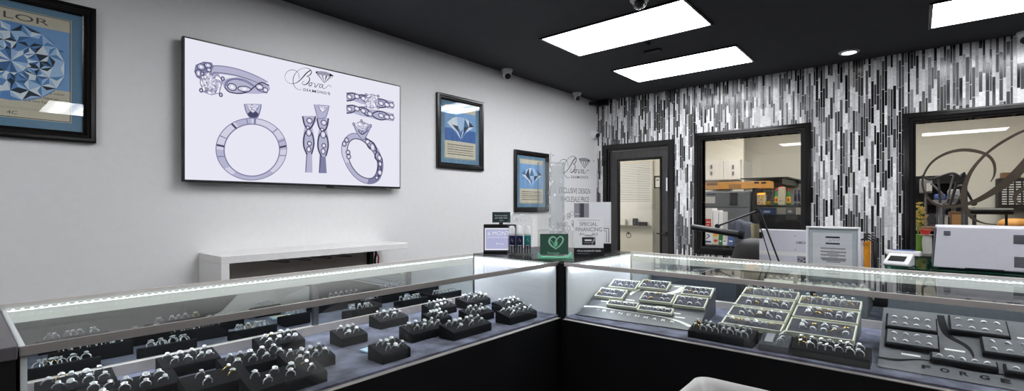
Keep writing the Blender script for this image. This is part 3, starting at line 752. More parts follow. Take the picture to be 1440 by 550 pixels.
# ------------------------------------------------------------------ frosted acrylic sign on the wall by the corner
def wall_sign():
    y0, y1, z0, z1 = 4.50, 5.50, .95, 1.950
    t = thing('wall_sign', 'frosted acrylic sign with a script logo on the wall beside the door', 'sign', (XL, (y0 + y1) / 2, z0))
    pmat('frosted', (229, 230, 232), 0.3, var=0.01)
    MB().box(XL + .004, XL + .012, y0, y1, z0, z1).build('panel', M['frosted'], t, bevel=.001)
    a = Art((XL + .0124, 0, 0), (0, 1, 0), (0, 0, 1)); K, G = M['ink_grey'], M['felt_light']
    pmat('sign_grey', (70, 72, 78), 0.6); K = M['sign_grey']
    s = .60 / 540
    f = lambda L: [(4.64 + (x - 160) * s * 1.22, 1.885 - (y - 120 - (x - 160) * .20) * s * .95) for x, y in L]
    logo(a, f, K, G, 0)
    a.build('logo', t); a = Art((XL + .0124, 0, 0), (0, 1, 0), (0, 0, 1))
    a.text('EXCLUSIVE DESIGN', 4.66, 1.475, 5.37, 1.54, K, 0); a.text('WHOLESALE PRICE', 4.68, 1.37, 5.34, 1.435, K, 0)
    a.build('lettering', t); a = Art((XL + .0124, 0, 0), (0, 1, 0), (0, 0, 1)); rnd = random.Random(8)
    for k in range(46):      # the sketched rings at the bottom
        y = rnd.uniform(4.62, 5.10); z = 1.30 - rnd.uniform(0, 1) * .30 - abs(y - 5.05) * .35
        a.ring((y, z), rnd.uniform(.012, .035), rnd.uniform(.012, .03), rnd.uniform(.004, .010), rnd.choice([K, G, M['ink_grey']]), k % 3, 14)
    a.build('ring_pattern', t)
    for (y, z) in ((y0 + .04, z1 - .04), (y1 - .04, z1 - .04), (y0 + .04, z0 + .04), (y1 - .04, z0 + .04)):
        MB().lathe([(.0, 0), (.009, 0), (.009, .016), (.0, .017)], (XL, y, z), 12, axis='x').build('standoff_screw', M['steel'], t, smooth=40)
wall_sign()
# ------------------------------------------------------------------ showcases
DK = .790                                 # deck the jewellery stands on
CT = 1.050                                # top of the glass
AX0, AX1, AY0, AY1 = -1.950, -1.352, .088, 1.950     # long case along the painted wall
BX0, BX1, BY0, BY1 = -1.305, 3.10, 1.938, 2.640      # case along the staff aisle

def tape(mb, p0, p1, right, n):
    """flat ribbon from p0 to p1 whose diodes (slot 1) glow between white gaps (slot 0)"""
    p0, p1, r = Vector(p0), Vector(p1), Vector(right)
    vs = []; fs = []; mi = []
    for i in range(n + 1):
        q = p0.lerp(p1, i / n)
        vs += [q, q + r * .2, q + r * .85, q + r]
    for i in range(n):
        a = i * 4; b = a + 4
        for k in range(3):
            mb_f = (a + k, b + k, b + k + 1, a + k + 1); fs.append(mb_f); mi.append(1 if (k == 1 and i % 3 == 1) else 0)
    o = len(mb.v)
    for v in vs: mb.v.append(v)
    for f, m in zip(fs, mi): mb.f.append([o + i for i in f]); mb.mi.append(m)

def channel(t, p0, p1, d, n):
    """slim LED channel under the glass: dotted tape along its front, added glow strip unseen along its underside"""
    p0, p1, d = Vector(p0), Vector(p1), Vector(d); zt, zb, w = CT - .0085, CT - .0155, .012
    q = lambda p, a, z: Vector((p.x + d.x * a, p.y + d.y * a, z))
    b = MB(); b.prism([q(p0, 0, zb), q(p0, w, zb), q(p0, w, zt), q(p0, 0, zt)], p1 - p0)
    c = b.build('led_channel', M['white_plastic'], t)
    l = MB(); l.quad([q(p0, .0005, zb - .0004), q(p0, w - .0005, zb - .0004), q(p1, w - .0005, zb - .0004), q(p1, .0005, zb - .0004)]); l.build('added_fill_strip', M['fill_glow'], c)  # unseen glowing strip added to light the deck
    k = MB(); tape(k, q(p0, w + .0004, zt - .0004), q(p1, w + .0004, zt - .0004), (0, 0, -.0066), n); k.build('led_tape', [M['white_glow'], M['led']], c)
def case_a():
    t = thing('jewelry_showcase', 'long glass showcase of ring pads running along the painted wall from the pedestal', 'showcase', ((AX0 + AX1) / 2, (AY0 + AY1) / 2, 0), 0, 'glass jewelry showcases')
    B = lambda *a: MB().box(*a)
    B(AX0 + .02, AX1 + .03, AY0 - .003, 1.922, 0, DK - .012).build('cabinet', M['laminate_black'], t)
    B(AX0 + .02, AX1 + .012, AY0 + .012, AY1 - .012, DK - .012, DK - .0008).build('deck', M['velvet'], t)
    B(AX1 + .012, AX1 + .034, AY0, 1.922, DK - .0108, DK - .0084).build('deck_trim', M['aluminium'], t)
    B(AX0 + .03, AX1 - .004, AY1 - .016, AY1 - .008, DK, CT - .008).build('end_panel', M['panel_white'], t)
    B(AX0 + .03, AX1 - .004, AY0 + .002, AY0 + .012, DK, CT - .008).build('end_panel', M['panel_white'], t)
    B(AX0 + .012, AX0 + .032, AY0 + .012, AY1 - .016, DK, DK + .034).build('door_track', M['aluminium_pale'], t)
    ym = .995
    for (a, b, dx) in ((AY0 + .014, ym, 0), (ym, AY1 - .018, .006)):
        d = B(AX0 + .014 + dx, AX0 + .018 + dx, a, b, DK + .034, CT - .0525).build('mirror_door', M['mirror'], t)
    B(AX0 + .014, AX0 + .028, ym - .011, ym + .011, DK + .034, CT - .0525).build('door_stile', M['steel'], t)
    B(AX0 + .005, AX0 + .017, AY0 + .012, AY1 - .017, CT - .052, CT - .0085).build('glowing_valance', M['white_glow'], t)  # valance made to glow instead of catching light from the tape
    channel(t, (AX0 + .018, AY0 + .016, 0), (AX0 + .018, AY1 - .030, 0), (1, 0, 0), 290)
    channel(t, (AX0 + .05, AY1 - .0165, 0), (AX1 - .03, AY1 - .0165, 0), (0, -1, 0), 90)
    B(AX1 - .004, AX1 + .002, AY0 + .004, AY1 - .012, DK - .004, CT - .018).build('front_glass', M['glass_case'], t)
    B(AX0, AX1 + .002, AY0, AY1, CT - .008, CT).build('top_glass', M['glass_case'], t)
    B(AX1 + .0022, AX1 + .008, AY0, AY1 - .004, CT - .0185, CT + .001).build('front_rail', M['aluminium'], t, bevel=.001)
    B(AX0 - .006, AX0 + .004, AY0, AY1, CT - .062, CT + .002).build('back_rail', M['aluminium_pale'], t)
case_a()

def case_b():
    t = thing('jewelry_showcase', 'glass showcase of band trays and display boards below the tiled wall', 'showcase', ((BX0 + BX1) / 2, (BY0 + BY1) / 2, 0), 0, 'glass jewelry showcases')
    B = lambda *a: MB().box(*a)
    B(BX0 + .004, BX1, BY0 - .03, BY1 - .02, 0, DK - .012).build('cabinet', M['laminate_black'], t)
    B(BX0 + .008, BX1, BY0 - .012, BY1 - .02, DK - .012, DK - .0008).build('deck', M['velvet'], t)
    B(BX0 + .012, BX1, BY0 - .034, BY0 - .012, DK - .0108, DK - .0084).build('deck_trim', M['aluminium'], t)
    B(BX0 + .004, BX0 + .012, BY0 + .004, BY1 - .03, DK, CT - .008).build('end_panel', M['panel_white'], t)
    B(BX1 - .012, BX1 - .002, BY0 + .004, BY1 - .03, DK, CT - .008).build('end_panel', M['panel_white'], t)
    B(BX0 + .012, BX1 - .012, BY1 - .032, BY1 - .012, DK, DK + .034).build('door_track', M['aluminium_pale'], t)
    xs = [BX0 + .014, -.44, .43, 1.30, 2.2, BX1 - .014]
    for i in range(5):
        B(xs[i], xs[i + 1], BY1 - .018 - .006 * (i % 2), BY1 - .014 - .006 * (i % 2), DK + .034, CT - .0525).build('mirror_door', M['mirror'], t)
        if i: B(xs[i] - .008, xs[i] + .008, BY1 - .028, BY1 - .014, DK + .034, CT - .0525).build('door_stile', M['steel'], t)
    B(BX0 + .0125, BX1 - .012, BY1 - .017, BY1 - .005, CT - .052, CT - .0085).build('glowing_valance', M['white_glow'], t)  # valance given a glow of its own
    channel(t, (BX0 + .03, BY1 - .018, 0), (BX1 - .02, BY1 - .018, 0), (0, -1, 0), 700)
    channel(t, (BX0 + .0125, BY0 + .03, 0), (BX0 + .0125, BY1 - .05, 0), (1, 0, 0), 96)
    B(BX0 + .004, BX1, BY0 - .002, BY0 + .004, DK - .004, CT - .018).build('front_glass', M['glass_case'], t)
    B(BX0, BX1, BY0 - .002, BY1, CT - .008, CT).build('top_glass', M['glass_case'], t)
    B(BX0, BX1, BY0 - .008, BY0 - .0022, CT - .0185, CT + .001).build('front_rail', M['aluminium_pale'], t, bevel=.001)
    B(BX0, BX1, BY1 - .004, BY1 + .006, CT - .062, CT + .002).build('back_rail', M['aluminium_pale'], t)
case_b()

t = thing('corner_counter', 'black corner counter with a glossy top where the two showcases meet', 'counter', ((AX0 + BX0) / 2, (AY1 + BY1) / 2, 0))
MB().box(AX0, BX0 - .002, AY1 + .002, BY1, 0, 1.040).build('cabinet', M['laminate_black'], t)
MB().box(AX0, BX0 - .002, AY1 + .002, BY1, 1.040, 1.051).build('top', M['frame_black'], t, bevel=.002)
MB().box(AX1 + .014, BX0 - .001, BY0 - .012, AY1 + .001, 0, 1.046).build('corner_post', M['laminate_black'], t)

t = thing('display_pedestal', 'dark wood pedestal closing off the end of the long showcase', 'pedestal', (-1.66, -.25, 0))
MB().box(AX0 - .02, -1.338, -.62, .083, 0, 1.030).build('body', M['espresso'], t)
MB().box(AX0 - .03, -1.330, -.63, .085, 1.030, 1.056).build('top', M['pedestal_top_sheen'], t, bevel=.002)

# ------------------------------------------------------------------ rings
def ring_meshes():
    o = {}
    KS = Matrix.Scale(1.26, 4)
    def band(R, r, sq=1.0): b = MB(); b.M = KS; b.torus(R, r, (0, 0, 0), 'x', 26, 6, 0, sq); return b.mesh('band', M['silver'], 80)
    o['band'] = band(.0098, .0014); o['band_wide'] = band(.0100, .0011, 1.9); KS = Matrix.Scale(1.0, 4); o['mens'] = band(.0102, .0012, 2.6)
    b = MB(); b.M = Matrix.Scale(.78, 4); b.torus(.0102, .0014, (0, 0, 0), 'x', 26, 6, 0, 2.8); o['block_band'] = b.mesh('band', M['silver'], 80); KS = Matrix.Scale(1.26, 4)
    s = MB(); s.M = KS; z0 = .0098
    s.lathe([(.0012, -.0006), (.0018, .0004), (.0036, .0034)], (0, 0, z0), 8, cap=True)
    for k in range(4):
        a = PI / 4 + PI / 2 * k
        s.tube([(.0016 * math.cos(a), .0016 * math.sin(a), z0), (.0037 * math.cos(a), .0037 * math.sin(a), z0 + .0034), (.0032 * math.cos(a), .0032 * math.sin(a), z0 + .0050)], .00055, 5)
    o['setting'] = s.mesh('setting', M['silver'], 40)
    g = MB(); g.M = KS; g.lathe([(.0004, -.0026), (.0050, .0008), (.0051, .0013), (.0031, .0029)], (0, 0, z0 + .0034), 8); o['stone'] = g.mesh('stone', M['stone'])
    h = MB(); h.M = KS; h.lathe([(.0016, .0006), (.0062, .0028), (.0067, .0036), (.0054, .0044), (.0040, .0042)], (0, 0, z0), 14); o['halo'] = h.mesh('setting', M['stone'], 20)
    for k in ('mens', 'block_band'): o[k].materials.clear(); o[k].materials.append(M['silver_satin'])
    for k in ('band', 'band_wide', 'mens', 'setting'):
        c = o[k].copy(); c.materials.clear(); c.materials.append(M['gold']); o[k + '_gold'] = c
    return o
RM = ring_meshes()
RINGS = [0]
def solitaire(p, rot, label, group, gold=False, halo=False, wide=False):
    """a ring with a band, a claw or halo setting and a stone; rot is a 3-D rotation"""
    b = bpy.data.objects.new('diamond_ring', RM[('band_wide' if wide else 'band') + ('_gold' if gold else '')]); COL.objects.link(b)
    tag(b, label, 'ring', group); b.location = p; b.rotation_euler = rot
    st = bpy.data.objects.new('setting', RM['halo' if halo else 'setting' + ('_gold' if gold else '')]); COL.objects.link(st); st.parent = b
    sn = bpy.data.objects.new('stone', RM['stone']); COL.objects.link(sn); sn.parent = b
    RINGS[0] += 1
    return b
def plain(p, rot, label, group, gold=False, wide=True, small=False):
    b = bpy.data.objects.new('wedding_band', RM['block_band'] if small else RM[('mens' if wide else 'band_wide') + ('_gold' if gold else '')]); COL.objects.link(b)
    tag(b, label, 'ring', group); b.location = p; b.rotation_euler = rot; RINGS[0] += 1
    return b

# ------------------------------------------------------------------ black wedge pads in the long case
def wedge(length, depth, hf, hb, mat, name='pad', parent=None):
    """sloped foam block: +x is its low front, y its length"""
    d = depth / 2; r = .006
    prof = [(-d, 0), (d, 0), (d, hf - r), (d - r * .35, hf - r * .3), (d - r, hf), (-d + r, hb), (-d + r * .3, hb - r * .35), (-d, hb - r)]
    mb = MB(); mb.prism([(x, -length / 2, z) for x, z in prof], (0, length, 0))
    return mb
PADS = [  # x, y0, y1, rows, phrase
    (-1.812, .150, .315, (5, 4), 'first mirror-side pad from the pedestal', ''),
    (-1.812, .425, .585, (4, 4), 'second mirror-side pad from the pedestal', ''),
    (-1.812, .715, .872, (4, 4), 'third mirror-side pad from the pedestal', ''),
    (-1.812, 1.205, 1.355, (4, 3), 'fourth mirror-side pad from the pedestal', ''),
    (-1.812, 1.500, 1.655, (5, 4), 'fifth mirror-side pad from the pedestal', ''),
    (-1.812, 1.725, 1.905, (6, 5), 'mirror-side pad nearest the corner', ''),
    (-1.655, .215, .430, (5, 4), 'second-line pad nearest the pedestal', ''),
    (-1.650, .545, .745, (5, 4), 'long second-line pad', ''),
    (-1.700, .958, 1.070, (3, 2), 'small pad alone beside the card', ''),
    (-1.655, 1.372, 1.478, (4, 3), 'small pad by the fifth mirror-side pad', ''),
    (-1.545, .415, .580, (2, 2), 'sparse pad in the third line', 'gold'),
    (-1.545, .690, .845, (4, 4), 'crowded pad in the third line', ''),
    (-1.545, 1.170, 1.345, (4, 4), 'long pad in the third line', ''),
    (-1.580, 1.530, 1.680, (4, 4), 'pad amid the corner pads', ''),
    (-1.590, 1.768, 1.926, (5, 3), 'pad against the white end panel', ''),
    (-1.420, .530, .748, (4, 3), 'front-glass pad nearest the pedestal', ''),
    (-1.418, .945, 1.062, (3, 3), 'small front-glass pad by the card', ''),
    (-1.442, 1.292, 1.512, (6, 3), 'third front-glass pad from the pedestal', ''),
    (-1.434, 1.625, 1.826, (6, 4), 'front-glass pad nearest the corner', ''),
    (-1.420, .205, .400, (4, 3), 'front-glass pad beside the pedestal', ''),
]
rnd = random.Random(21)
for (px, y0, y1, rows, ph, opt) in PADS:
    ln = y1 - y0; hf, hb, dp = .034, .052, .088
    pad = wedge(ln, dp, hf, hb, None).build('ring_pad', M['pad_black'], None, smooth=35, loc=(px, (y0 + y1) / 2, DK))
    tag(pad, 'black wedge-shaped ring pad, the ' + ph, 'ring pad', 'black ring pads in the long showcase')
    sl = (hb - hf) / dp
    for ri, n in enumerate(rows):
        lx = (-.018, .020)[ri]; zt = hf + (dp / 2 - lx) * sl
        ys = [-ln / 2 + .016 + (ln - .032) * ((i + .5) / n) for i in range(n)]
        for i, yy in enumerate(ys):
            yy += rnd.uniform(-.005, .005) + (.006 if ri else -.003); xx = lx + rnd.uniform(-.005, .005)
            gold = (opt == 'gold' and i == 1) or rnd.random() < .03; halo = rnd.random() < .4
            lab = '%s %s ring from the pedestal, %s line, %s' % (ORD[i], 'gold' if gold else 'silver', ('rear', 'front')[ri], ph)
            solitaire((px + xx, (y0 + y1) / 2 + yy, DK + zt + .0030), (rnd.uniform(-.12, .12), math.radians(rnd.uniform(0, 42)), rnd.uniform(-.45, .35)), lab, 'diamond rings on black pads', gold, halo, rnd.random() < .35)

# small pale blue card lying between pads
t = thing('info_card', 'small pale blue card lying flat on the velvet beside a small pad', 'card', (-1.545, 1.03, DK))
pmat('card_blue', (176, 206, 224), 0.5, var=0.03)
c = MB(); c.M = Matrix.Rotation(.12, 4, 'Z'); c.box(-.028, .028, -.050, .050, .0005, .007); c.build('card', M['card_blue'], t, local=True, bevel=.001)
c = MB(); c.M = Matrix.Rotation(.12, 4, 'Z'); c.box(.010, .018, -.044, .030, .007, .0076); c.build('stripe', M['yellow'], t, local=True)

# ------------------------------------------------------------------ the band display board beside the corner
def plane_hit(px, py, p0, n): return at(px, py, plane=(p0, n))
def board_a():
    rz = .115
    o = Vector((-1.275, 1.985, DK)); ux = Vector((math.cos(rz), math.sin(rz), 0))
    t = thing('display_board', 'sloped grey display board of small band trays beside the corner post', 'display board', o, rz, 'sloped ring display boards')
    W, D, yk, zk, z1 = .570, .400, .04, .012, .130
    prof = [(0, 0), (0, .004), (yk, zk), (D, z1), (D, 0)]
    pmat('board_grey', (68, 70, 76), 0.45, var=0.04, scale=60)
    mb = MB(); n = len(prof)
    mb.add([(.052 * y / D, y, z) for y, z in prof] + [(W, y, z) for y, z in prof], [tuple(range(n)), tuple(range(2 * n - 1, n - 1, -1))] + [(i, n + i, n + (i + 1) % n, (i + 1) % n) for i in range(n)])
    mb.build('base', M['board_grey'], t, local=True, smooth=20)
    s = (z1 - zk) / (D - yk); su = Vector((0, 1, s)).normalized(); k0 = Vector((0, yk, zk))
    a = Art(k0, (1, 0, 0), su)
    pmat('swoosh_white', (226, 226, 222), 0.5)
    for i, ch in enumerate('BENCHMARK'):
        x = .112 + i * .0415; y = .026 - .0022 * i
        a.text(ch, x, y, x + .020, y + .017, M['swoosh_white'], 2, .02)
    for x, y in ((.082, .032), (.500, .006)): a.text('*', x, y, x + .011, y + .012, M['swoosh_white'], 2)
    a.stroke([(.004, .050), (.08, .062), (.18, .054), (.30, .052), (.40, .046), (.47, .030), (.52, .006), (.560, -.022)], [.016, .014, .006, .004, .006, .012, .017, .019], M['swoosh_white'], 1)
    a.stroke([(.192, .215), (.190, .235), (.200, .262), (.214, .28), (.219, .30)], [.004, .018, .021, .012, .002], M['swoosh_white'], 1)
    a.stroke([(.355, .272), (.385, .288), (.405, .31), (.412, .338), (.425, .352)], [.002, .022, .030, .018, .002], M['swoosh_white'], 1)
    for (x, y) in [(.068, .118), (.185, .160), (.345, .128), (.425, .088), (.452, .055), (.375, .350)]: a.rect(x, x + .045, y, y + .010, M['swoosh_white'], 1)
    a.build('decor_print', t, True)
    R = Matrix.Rotation(rz, 4, 'Z')
    org = o + R @ k0; sd = R @ su; nn = ux.cross(sd).normalized()
    # trays (centre across, centre up, width, depth, rows, columns, what tells it apart)
    T = [(.130, .302, .146, .090, 2, 4, 'rearmost tray nearest the corner post'), (.283, .328, .146, .088, 2, 4, 'rearmost middle tray'), (.500, .300, .138, .086, 2, 5, 'rearmost tray beyond the white swoosh'),
         (.098, .190, .146, .092, 2, 5, 'middle tray nearest the corner post'), (.334, .200, .156, .094, 2, 5, 'tray at the middle of the board'), (.492, .190, .142, .096, 2, 3, 'middle tray beside the stacked trays'),
         (.192, .096, .152, .046, 1, 4, 'slim front tray nearest the corner post'), (.357, .082, .160, .046, 1, 5, 'slim front tray beside the stacked trays')]
    B3 = Matrix((ux, sd, nn)).transposed().to_4x4()
    for (cx, cy, w, d, nr, nc, ph) in T:
        tr = make_tray('band_tray', 'small pale-edged band tray, ' + ph, 'tray', 'pale trays on the display board', w, d, .014)
        Mx = B3.copy(); Mx.translation = org + ux * cx + sd * cy + nn * .0022; tr.matrix_basis = Mx
        for r in range(nr):
            for c in range(nc):
                if rnd.random() < .06: continue
                q = org + ux * (cx + (c + .5 - nc / 2) * (w - .02) / nc + rnd.uniform(-.002, .002)) + sd * (cy + ((.5 - r) * d * .46 if nr > 1 else 0)) + nn * .0158
                e = (B3 @ Matrix.Rotation(PI / 2 + rnd.uniform(-.25, .25), 4, 'Z') @ Matrix.Rotation(rnd.uniform(-.35, .1), 4, 'Y')).to_euler()
                gold = rnd.random() < .06
                plain(q, e, '%s %s band from the corner, %sline, %s' % (ORD[c], 'gold' if gold else 'silver', '' if nr == 1 else ('rear ', 'front ')[r], ph), 'bands in small trays', gold, rnd.random() < .8)
def make_tray(name, label, cat, group, w, d, h, rim='tray_rim', felt='felt_grey'):
    t = thing(name, label, cat, (0, 0, 0), 0, group)
    P = []
    for sx, sy in ((-1, -1), (1, -1), (1, 1), (-1, 1)):
        P.append([(sx * (w / 2 - o), sy * (d / 2 - o), z) for o, z in [(.5 * min(w, d) * .98, 0), (0, 0), (0, h), (.0045, h), (.0055, h - .003)]])
    mb = MB(); mb.grid(P, 0, True); mb.build('rim', M[rim], t, local=True)
    f = MB(); f.box(-w / 2 + .0055, w / 2 - .0055, -d / 2 + .0055, d / 2 - .0055, h - .006, h - .003); f.build('felt_insert', M[felt], t, local=True)
    return t
board_a()

# ------------------------------------------------------------------ stacked band trays on two sloped risers
def tray_stack():
    z0, sl = .032, .25
    for col, (x0, x1, ph) in enumerate(((-.618, -.394, 'nearer the corner'), (-.386, -.166, 'nearer the dark board'))):
        rr = thing('tray_riser', 'sloped pale riser under the stacked trays, ' + ph, 'riser', ((x0 + x1) / 2, 2.25, DK), 0, 'tray risers')
        yb, ye = (2.045, 2.47)
        MB().prism([(x0 + .008, yb + .03, DK), (x0 + .008, yb + .03, DK + z0 - .004 + sl * .03), (x0 + .008, ye, DK + z0 - .004 + sl * (ye - yb)), (x0 + .008, ye, DK)], (x1 - x0 - .016, 0, 0)).build('wedge', M['felt_mid'], rr)
        rows = [(2.103, .070, 'front'), (2.195, .098, 'second'), (2.306, .104, 'third'), (2.412, .088, 'rearmost')] if col == 0 else [(2.143, .128, 'front'), (2.272, .110, 'middle'), (2.384, .090, 'rearmost')]
        ang = math.atan(sl)
        for k, (yc, d, wd) in enumerate(rows):
            lab = '%s pale green-edged tray of bands in the stack %s' % (wd, ph)
            hh = .020
            tr = make_tray('band_tray', lab, 'tray', 'pale trays stacked in the showcase', x1 - x0 - .004, d, hh)
            zc = DK + z0 - .003 + sl * (yc - yb)
            Mx = Matrix.Rotation(ang, 4, 'X'); Mx.translation = Vector(((x0 + x1) / 2, yc, zc)); tr.matrix_basis = Mx
            last = k == len(rows) - 1
            if last:      # the rearmost trays hold a jumble of stone rings
                for r in range(2):
                    for c in range(6):
                        q = Mx @ Vector(((c + .5 - 3) * (x1 - x0 - .03) / 6 + rnd.uniform(-.006, .006), (.5 - r) * d * .42, hh + .0025))
                        gold = rnd.random() < .15
                        solitaire(q, (ang, 0, PI / 2 * -1 + rnd.uniform(-.7, .7)), '%s %s ring from the corner, %s line, %s tray %s' % (ORD[c], 'gold' if gold else 'silver', ('rear', 'front')[r], wd, ph), 'stone rings in the rearmost trays', gold, rnd.random() < .4)
                continue
            one = col == 0 and k == 0
            nc = 6 if one else 5
            for c in range(nc):
                for b in range(1 if one else 2):
                    q = Mx @ Vector(((c + .5 - nc / 2) * (x1 - x0 - .05) / nc + (.012 if not one else 0), (0 if one else (.5 - b) * .030) - .004, hh + .0025))
                    gold = rnd.random() < .22
                    e = (Mx.to_3x3() @ Matrix.Rotation(-PI / 2 + rnd.uniform(-.4, .4), 3, 'Z') @ Matrix.Rotation(.35, 3, 'Y')).to_euler()
                    lb = '%s %s band from the corner, %s%s tray %s' % (ORD[c], 'gold' if gold else 'silver', '' if one else ('rear line, ', 'front line, ')[b], wd, ph)
                    if rnd.random() < .5: plain(q, e, lb, 'bands in stacked trays', gold, rnd.random() < .5)
                    else: solitaire(q, e, lb.replace('band', 'stone ring'), 'bands in stacked trays', gold, rnd.random() < .4, True)
tray_stack()

# ring pads and the little glass-topped box in front of the stack
for (x0, x1, y, ph, n) in ((-.712, -.470, 1.998, 'nearer the corner', 8), (-.342, -.115, 2.000, 'nearer the dark board', 7)):
    ln = x1 - x0; hf, hb, dp = .030, .050, .092
    pad = wedge(ln, dp, hf, hb, None).build('ring_pad', M['pad_black'], None, smooth=35, loc=((x0 + x1) / 2, y, DK))
    pad.rotation_euler = (0, 0, -PI / 2)
    tag(pad, 'black wedge ring pad in front of the stacked trays, ' + ph, 'ring pad', 'black ring pads before the stacked trays')
    for r in range(2):
        ly = (.016, -.022)[r]; zt = hf + (dp / 2 + ly) * (hb - hf) / dp
        for i in range(n):
            xx = x0 + .014 + (ln - .028) * (i + .5) / n + rnd.uniform(-.005, .005)
            gold = (i == 0)
            solitaire((xx, y + ly + rnd.uniform(-.004, .004), DK + zt + .0035), (rnd.uniform(-.1, .1) + .35, 0, -PI / 2 + rnd.uniform(-.5, .5)), '%s %s ring from the corner, %s line, front pad %s' % (ORD[i], 'gold' if gold else 'silver', ('rear', 'front')[r], ph), 'stone rings on the front pads', gold, rnd.random() < .35, rnd.random() < .5)
t = thing('ring_box', 'small clear-topped grey box of rings between the two black front pads', 'box', (-.405, 2.035, DK), .08)
MB().prism([(-.048, -.085, 0), (-.048, -.085, .026), (-.048, .065, .046), (-.048, .065, 0)], (.096, 0, 0)).build('body', M['felt_grey'], t, local=True, bevel=.002)
MB().prism([(-.048, -.085, .0265), (-.048, -.085, .040), (-.048, .065, .060), (-.048, .065, .0465)], (.096, 0, 0)).build('clear_lid', M['glass_clear'], t, local=True)
MB().prism([(-.034, -.060, .0300), (-.034, -.060, .0315), (-.034, .030, .0435), (-.034, .030, .042)], (.028, 0, 0)).build('price_card', M['felt_light'], t, local=True)
Rb = Matrix.Rotation(.08, 4, 'Z'); Rb.translation = Vector((-.405, 2.035, DK))
for i in range(4):
    q = Rb @ Vector((.018 + .006 * (i % 2), -.050 + i * .026, .036 + i * .0034))
    plain(q, (1.2, .2, -1.2 + .2 * i), '%s silver band from the front inside the clear-topped box' % ORD[i], 'bands in the clear box', False, False)

# ------------------------------------------------------------------ the dark display board at the picture's edge
def board_b():
    x0, x1, y0, y1 = -.098, .62, 2.000, 2.500
    t = thing('display_board', 'sloped grey display board with black swooshes holding black band blocks', 'display board', ((x0 + x1) / 2, (y0 + y1) / 2, DK), 0, 'sloped ring display boards')
    zk, y1 = .134, y0 + .400; yk = y0 + .03
    MB().prism([(x0, y0, DK), (x0, y0, DK + .003), (x0, yk, DK + .008), (x0, y1, DK + zk), (x0, y1, DK)], (x1 - x0, 0, 0)).build('base', M['felt_mid'], t, smooth=20)
    s = (zk - .008) / (y1 - yk); su = Vector((0, 1, s)).normalized(); nn = Vector((1, 0, 0)).cross(su)
    org = Vector((x0, yk, DK + .008))
    a = Art(org, (1, 0, 0), su); K = M['pad_black']
    for i, ch in enumerate('FORGE'): a.text(ch, .112 + i * .045, .006 - .001 * i, .112 + i * .045 + .022, .028 - .001 * i, K, 2, .04)
    a.stroke([(.168, .375), (.170, .33), (.176, .27), (.190, .225), (.222, .188), (.236, .155), (.241, .115)], [.020, .022, .022, .020, .016, .010, .004], K, 1)
    a.stroke([(.0, .030), (.05, .032), (.107, .056), (.172, .056), (.222, .042), (.344, .046), (.62, .03)], [.012, .014, .006, .005, .010, .006, .006], K, 1)
    a.stroke([(.46, .27), (.43, .265), (.40, .245), (.385, .22), (.39, .18)], [.004, .012, .018, .010, .002], K, 1)
    for (x, y) in [(.172, .140), (.06, .070), (.345, .090), (.355, .275), (.33, .215)]: a.rect(x, x + .05, y, y + .010, M['swoosh_white'], 1)
    a.build('decor_print', t)
    Bm = Matrix((Vector((1, 0, 0)), su, nn)).transposed().to_4x4()
    T = [(.084, .264, .145, .100, 2, 4, 'rearmost block beside the stacked trays'), (.086, .148, .145, .098, 2, 4, 'middle block beside the stacked trays'), (.262, .298, .150, .112, 2, 4, 'rearmost block beyond the black swoosh'),
         (.344, .178, .165, .098, 2, 4, 'middle block beyond the black swoosh'), (.212, .066, .158, .042, 1, 5, 'slim front block at the board middle'), (.378, .060, .150, .046, 1, 4, 'slim front block nearest the frame edge'), (.480, .298, .150, .112, 2, 4, 'rearmost block farthest from the corner')]
    for (cx, cy, w, d, nr, nc, ph) in T:
        b = thing('band_block', 'black grey-topped band block on the dark board, ' + ph, 'block', (0, 0, 0), 0, 'black band blocks')
        Mx = Bm.copy(); Mx.translation = org + Vector((1, 0, 0)) * cx + su * cy + nn * .0024; b.matrix_basis = Mx
        MB().box(-w / 2, w / 2, -d / 2, d / 2, 0, .016).build('block', M['pad_black'], b, local=True, bevel=.002)
        MB().box(-w / 2 + .006, w / 2 - .004, -d / 2 + .008, d / 2 - .002, .016, .0185).build('felt_top', M['felt_mid'], b, local=True, bevel=.001)
        for r in range(nr):
            for c in range(nc):
                q = Mx @ Vector(((c + .5 - nc / 2) * (w - .02) / nc, (.5 - r) * d * .46 if nr > 1 else 0, .0158))
                e = (Bm.to_3x3() @ Matrix.Rotation(PI / 2 + rnd.uniform(-.9, .3), 3, 'Z') @ Matrix.Rotation(rnd.uniform(-.2, .2), 3, 'Y')).to_euler()
                plain(q, e, '%s steel band from the stack side, %s%s' % (ORD[c], '' if nr == 1 else ('rear line, ', 'front line, ')[r], ph), 'bands on the black blocks', False, True, True)
board_b()
# ------------------------------------------------------------------ things standing on the corner counter (they face the customers' corner)
CZ = 1.051
def stand_at(px, py, extra=0.0):
    p = at(px, py, z=CZ); return p + FW * extra
def corner_thing(name, label, cat, px, py, extra=0.0, turn=0.0, group=None):
    return thing(name, label, cat, stand_at(px, py, extra), YAW + turn, group)
def face(y, z=0): return Art((0, y, z), (1, 0, 0), (0, 0, 1))

